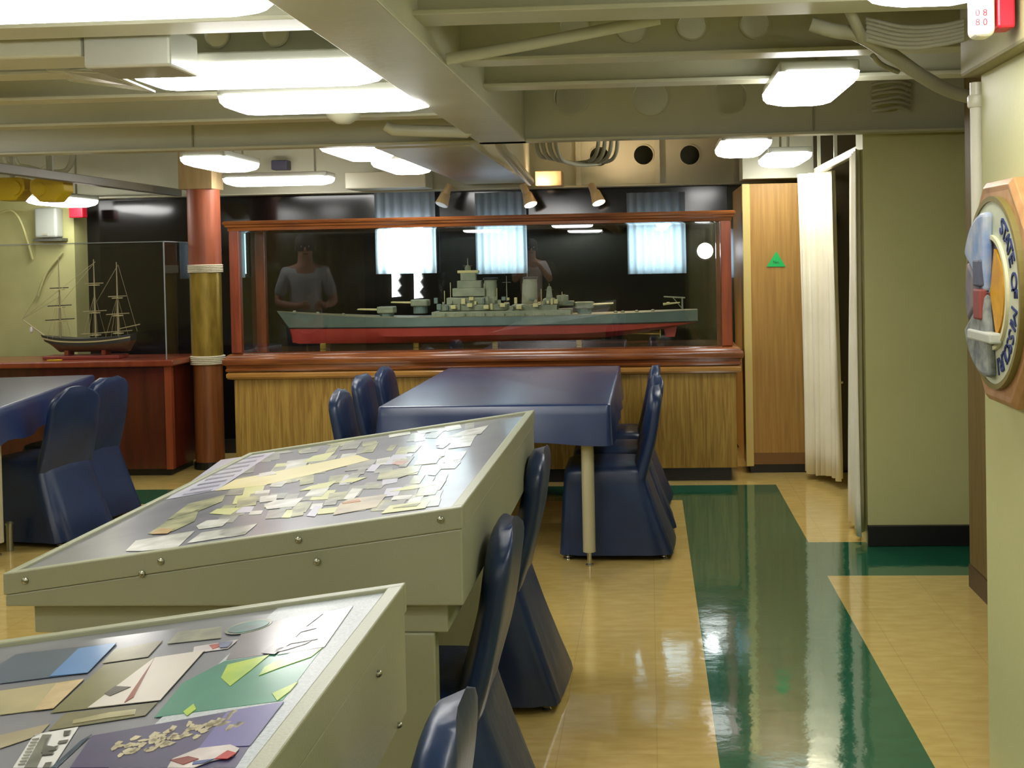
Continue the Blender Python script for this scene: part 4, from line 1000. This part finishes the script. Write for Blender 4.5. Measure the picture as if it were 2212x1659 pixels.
for k in range(4): cable([(1160 + 14 * k, 150, 6.5), (1160 + 14 * k, 318, 6.5), (1195 + 14 * k, 342 + 4 * k, 7.2), (1250 + 16 * k, 352, 7.6), (1290 + 14 * k, 325, 7.3), (1290 + 14 * k, 190, 7.3)], .012, ['first', 'second', 'third', 'fourth'][k] + ' painted cable from the duct, looping beside the flat duct', 'cable', cat='cable', group='looped cables beside the flat duct')
# red and white box at top right
rb = atY(2125, 40, 2.9); t_ = thing('warning_box', (rb.x, 2.9, 2.0), 'white rounded box with red marks beside a red block at the top edge', 'box')
a, b = atY(2098, 0, 2.9), atY(2148, 80, 2.9)
put('white_cover', MB().box(a.x, b.x, 2.88, 2.95, b.z, a.z + .06), 'white', t_, bevel=.018, seg=4)
put('marks', text_bm('0 8\n8 0', .022, .0006, atY(2120, 38, 2.877), V(1, 0, 0), V(0, 0, 1)), 'red', t_)
a, b = atY(2146, 0, 2.93), atY(2186, 64, 2.93)
put('red_block', MB().box(a.x, b.x, 2.9, 2.97, b.z, a.z + .06), 'red', t_, bevel=.006)
# boxes at upper left
def bxpx(nm, pa, pb, Y0, Y1, m, label, cat, extra=0, bev=.008):
    a, b = atY(pa[0], pa[1], Y0), atY(pb[0], pb[1], Y0)
    return tag(put(nm, MB().box(a.x, b.x, Y0, Y1, b.z, a.z + extra), m, bevel=bev), label, cat)
bxpx('ceiling_duct', (-160, 62), (176, 122), 3.40, 3.60, 'ceil', 'painted ceiling duct at the left edge with a lit end', 'duct')
bxpx('metal_box', (178, 58), (368, 142), 3.38, 3.60, 'galv', 'painted metal box attached at the left end of the middle long light', 'box')
lv = [atY(*p) for p in ((100, 152, 3.9), (235, 158, 3.7), (336, 200, 3.75), (150, 176, 4.2))]
tag(put('lamp_cover', MB().prism(lv, V(0, 0, .006)), 'galv'), 'thin open lamp cover slanting down beside the middle long light', 'lamp cover')
dc = atY(742, 240, 5.0); tag(put('ceiling_dome', MB().lathe([(.001, -.085), (.03, -.082), (.065, -.06), (.082, -.025), (.085, 0), (.085, .1)], dc + V(0, 0, .03), 24), 'ceil', smooth=True), 'pale round dome on the ceiling below the long lights', 'dome')
cp = [atY(835, 272, 5.6), atY(1018, 276, 5.6)]; tag(put('ceiling_fitting', MB().tube([cp[0], cp[0] + V(.03, 0, -.02), cp[1] + V(-.02, 0, -.02), cp[1]], .028, 12), 'ceil', smooth=True), 'long rounded painted fitting beside the girder above the deep beam', 'fitting')
bxpx('small_box', (585, 346), (620, 366), 9.2, 9.314, mat('dark blue box', (70, 70, 90), .5), 'small dark box above the thin long light', 'box')
bxpx('vent_box', (745, 372), (920, 404), 8.9, 9.2, 'ceil', 'pale painted box at the right end of the thin long light', 'box')
# left wall things
def lantern(px, py, label, rz):
    c = atY(px, py, 7.6); t_ = thing('battle_lantern', tuple(c + V(0, 0, .07)), label, 'lantern', 'yellow lanterns by the left rail')
    put('case', MB().loft([[c + V(u * w, v * .07, z) for u, v in ((-1, -1), (1, -1), (1, 1), (-1, 1))] for w, z in ((.05, -.08), (.115, -.01), (.11, .055), (.07, .07))]), 'yellow', t_, bevel=.008)
    put('lens', MB().lathe([(.045, 0), (.045, .02)], c + V(.05 * rz, -.085, 0), 20, 'y'), 'yellow', t_)
    put('bracket', MB().box(c.x - .012, c.x + .012, 7.59, 7.61, c.z + .06, 2.5), 'speaker', t_)
lantern(28, 408, 'yellow emergency lantern cut by the left picture edge', 1); lantern(112, 410, 'yellow emergency lantern next to the rail, second from the left edge', -1)
spk = atY(100, 482, 9.1); t_ = thing('wall_speaker', (spk.x, 9.2, spk.z), 'light grey box with rounded top mounted on the left wall by the red box', 'speaker')
put('case', MB().box(spk.x - .09, spk.x + .09, 9.08, 9.2, spk.z - .115, spk.z + .12), 'speaker', t_, bevel=.02, seg=4)
put('base', MB().box(spk.x - .11, spk.x + .12, 9.1, 9.2, spk.z - .14, spk.z - .118), mat('dark grey', (84, 86, 74), .5), t_)
put('badge', MB().box(spk.x - .02, spk.x + .02, 9.074, 9.08, spk.z - .095, spk.z - .08), 'cable', t_)
bxpx('alarm_box', (148, 447), (178, 470), 9.1, 9.19, 'red', 'small red box high at the corner of the pale wall and dark wall', 'alarm')
cable([(0, 460, 9.1), (25, 455, 9.1), (45, 480, 9.1), (62, 530, 9.15), (70, 560, 9.17)], .010, 'grey cable hanging on the left wall beside the speaker box', 'cable', 'wall_l', 'cable')
cable([(135, 545, 9.17), (100, 590, 9.17), (82, 640, 9.17)], .009, 'grey cable slanting down the pale wall behind the sailing ship', 'cable', 'wall_l', 'cable')
cable([(10, 280, 8.8), (12, 350, 8.8), (60, 362, 8.8), (110, 372, 8.8), (150, 360, 8.8), (165, 280, 8.8)], .02, 'painted pipe run above the yellow lanterns', 'pipe', 'ceil', 'pipe')
cable([(30, 280, 8.8), (34, 345, 8.8), (70, 372, 8.8), (112, 345, 8.8), (116, 280, 8.8)], .014, 'looped cable above the yellow lanterns', 'cable', 'ceil', 'cable')
# small steel stand at the left edge
ls = thing('steel_stand', (-3.0, 5.9, 0), 'small grey steel post foot on the floor at the left picture edge', 'stand')
p = atZ(22, 1190, 0); put('upright', MB().tube([(p.x, p.y, 0), (p.x, p.y, .14)], .018, 12), 'bolt', ls, smooth=True); put('cap', MB().lathe([(.022, .14), (.022, .15), (.012, .16)], (p.x, p.y, 0), 12), 'bolt', ls)

# ================================================================== VISITORS (outside the picture, seen mirrored in the case glass)
M['skin'] = mat('skin', (196, 146, 118), .5); M['hair'] = mat('hair', (60, 44, 32), .6)
def skinned(name, verts, edges, radii, m, parent, root=0, sub=1):
    me = bpy.data.meshes.new(name); me.from_pydata([V(*v) for v in verts], edges, []); me.materials.append(M[m] if isinstance(m, str) else m)
    o = bpy.data.objects.new(name, me); COL.objects.link(o); o.parent = parent
    mo = o.modifiers.new('skin', 'SKIN'); mo.use_smooth_shade = True
    for d, r_ in zip(me.skin_vertices[0].data, radii): d.radius = (r_, r_) if not isinstance(r_, tuple) else r_
    me.skin_vertices[0].data[root].use_root = True
    sb = o.modifiers.new('s', 'SUBSURF'); sb.levels = sub; sb.render_levels = sub
    return o
def person(x, y, rz, label, shirt, trousers, pose):
    p_ = thing('person', (x, y, 0), label, 'person', rz=rz)
    vs = [(0, 0, .95), (0, 0, 1.12), (0, 0, 1.32), (0, 0, 1.44), (0, .01, 1.52), (0, .02, 1.60), (0, .02, 1.70)]
    ed = [(i, i + 1) for i in range(6)]; rd = [.15, .13, .15, .09, .055, .075, .07]
    arms = []
    for s_ in (-1, 1):
        el, wr = ((s_ * .27, .0, 1.13), (s_ * .12 + .05, .24, 1.10)) if pose == 'front' else ((s_ * .25, .16, 1.20), (s_ * .08, .30, 1.42))
        b = len(vs); vs += [(s_ * .17, 0, 1.42), el, wr]; ed += [(3, b), (b, b + 1), (b + 1, b + 2)]; rd += [.06, .045, .028]
        hd = (wr[0] - s_ * .04, wr[1] + .05, wr[2] + .02); b2 = len(vs); vs.append(hd); ed.append((b + 2, b2)); rd.append(.032)
        arms.append((s_, el, wr, hd))
        b = len(vs); vs += [(s_ * .09, 0, .88), (s_ * .10, .02, .50), (s_ * .10, -.02, .09), (s_ * .11, .10, .05)]; ed += [(0, b), (b, b + 1), (b + 1, b + 2), (b + 2, b + 3)]; rd += [.09, .06, .042, .04]
    body = skinned('body', vs, ed, rd, 'skin', p_)
    for s_, el, wr, hd in arms:
        for k in range(5):
            L_ = (.035, .06, .068, .062, .048)[k]; o_ = V(*hd) + V(-s_ * .01, .01, .02 - k * .016)
            d = V(-s_ * .8, .5, .15 if k == 0 else 0).normalized()
            skinned('finger' if k else 'thumb', [o_ - d * .02, o_ + d * L_ * .5, o_ + d * L_ + V(0, -.015, -.01)], [(0, 1), (1, 2)], [.0095, .0085, .007], 'skin', p_)
    sv_, se, sr = [(0, 0, .90), (0, 0, 1.10), (0, 0, 1.30), (0, 0, 1.43)], [(0, 1), (1, 2), (2, 3)], [.175, .16, .175, .10]
    for s_, el, wr, hd in arms:
        b = len(sv_); m_ = tuple(V(s_ * .17, 0, 1.42).lerp(V(*el), .85)); sv_ += [(s_ * .17, 0, 1.42), m_]; se += [(3, b), (b, b + 1)]; sr += [.078, .065]
    skinned('shirt', sv_, se, sr, shirt, p_)
    tv, te, tr = [(0, 0, .96)], [], [.165]
    for s_ in (-1, 1):
        b = len(tv); tv += [(s_ * .09, 0, .86), (s_ * .10, .02, .50), (s_ * .10, -.01, .11)]; te += [(0, b), (b, b + 1), (b + 1, b + 2)]; tr += [.11, .08, .065]
        put('shoe', MB().loft([[V(s_ * .105 + .048 * math.cos(a) * q_, .05 + .135 * math.sin(a) * q_, z) for a in [2 * PI * i / 16 for i in range(16)]] for q_, z in ((1, 0), (1, .03), (.8, .07), (.4, .09))]), 'black', None, smooth=True).parent = p_
    skinned('trousers', tv, te, tr, trousers, p_)
    def at(name, mb, m): o = put(name, mb, m, None, smooth=True); o.parent = p_; return o
    at('hair', MB().lathe([(.088, 1.62), (.096, 1.68), (.088, 1.74), (.055, 1.78), (.001, 1.79)], (0, .0, 0), 20), 'hair')
    at('nose', MB().tube([(0, .085, 1.655), (0, .112, 1.625)], .009, 8, .014), 'skin'); at('mouth', MB().tube([(-.025, .092, 1.592), (.025, .092, 1.592)], .006, 8), 'redwood_l')
    for s_ in (-1, 1):
        at('eye', MB().lathe([(.001, -.008), (.010, 0), (.001, .008)], (s_ * .032, .085, 1.665), 10, 'y'), 'white'); at('ear', MB().lathe([(.001, -.012), (.022, -.004), (.018, .008), (.001, .01)], (s_ * .085, .01, 1.65), 12, 'x'), 'skin')
    return p_
person(-3.27, 4.72, -.3, 'person in a grey short-sleeved shirt mirrored in the left half of the ship case glass', mat('grey shirt', (190, 196, 200), .8), mat('dark trousers', (40, 42, 50), .8), 'front')
person(-1.62, -.55, -.2, 'person with raised hands and pale shirt mirrored behind the warship funnels', mat('pale shirt', (214, 204, 206), .8), mat('dark trousers', (40, 42, 50), .8), 'raised')
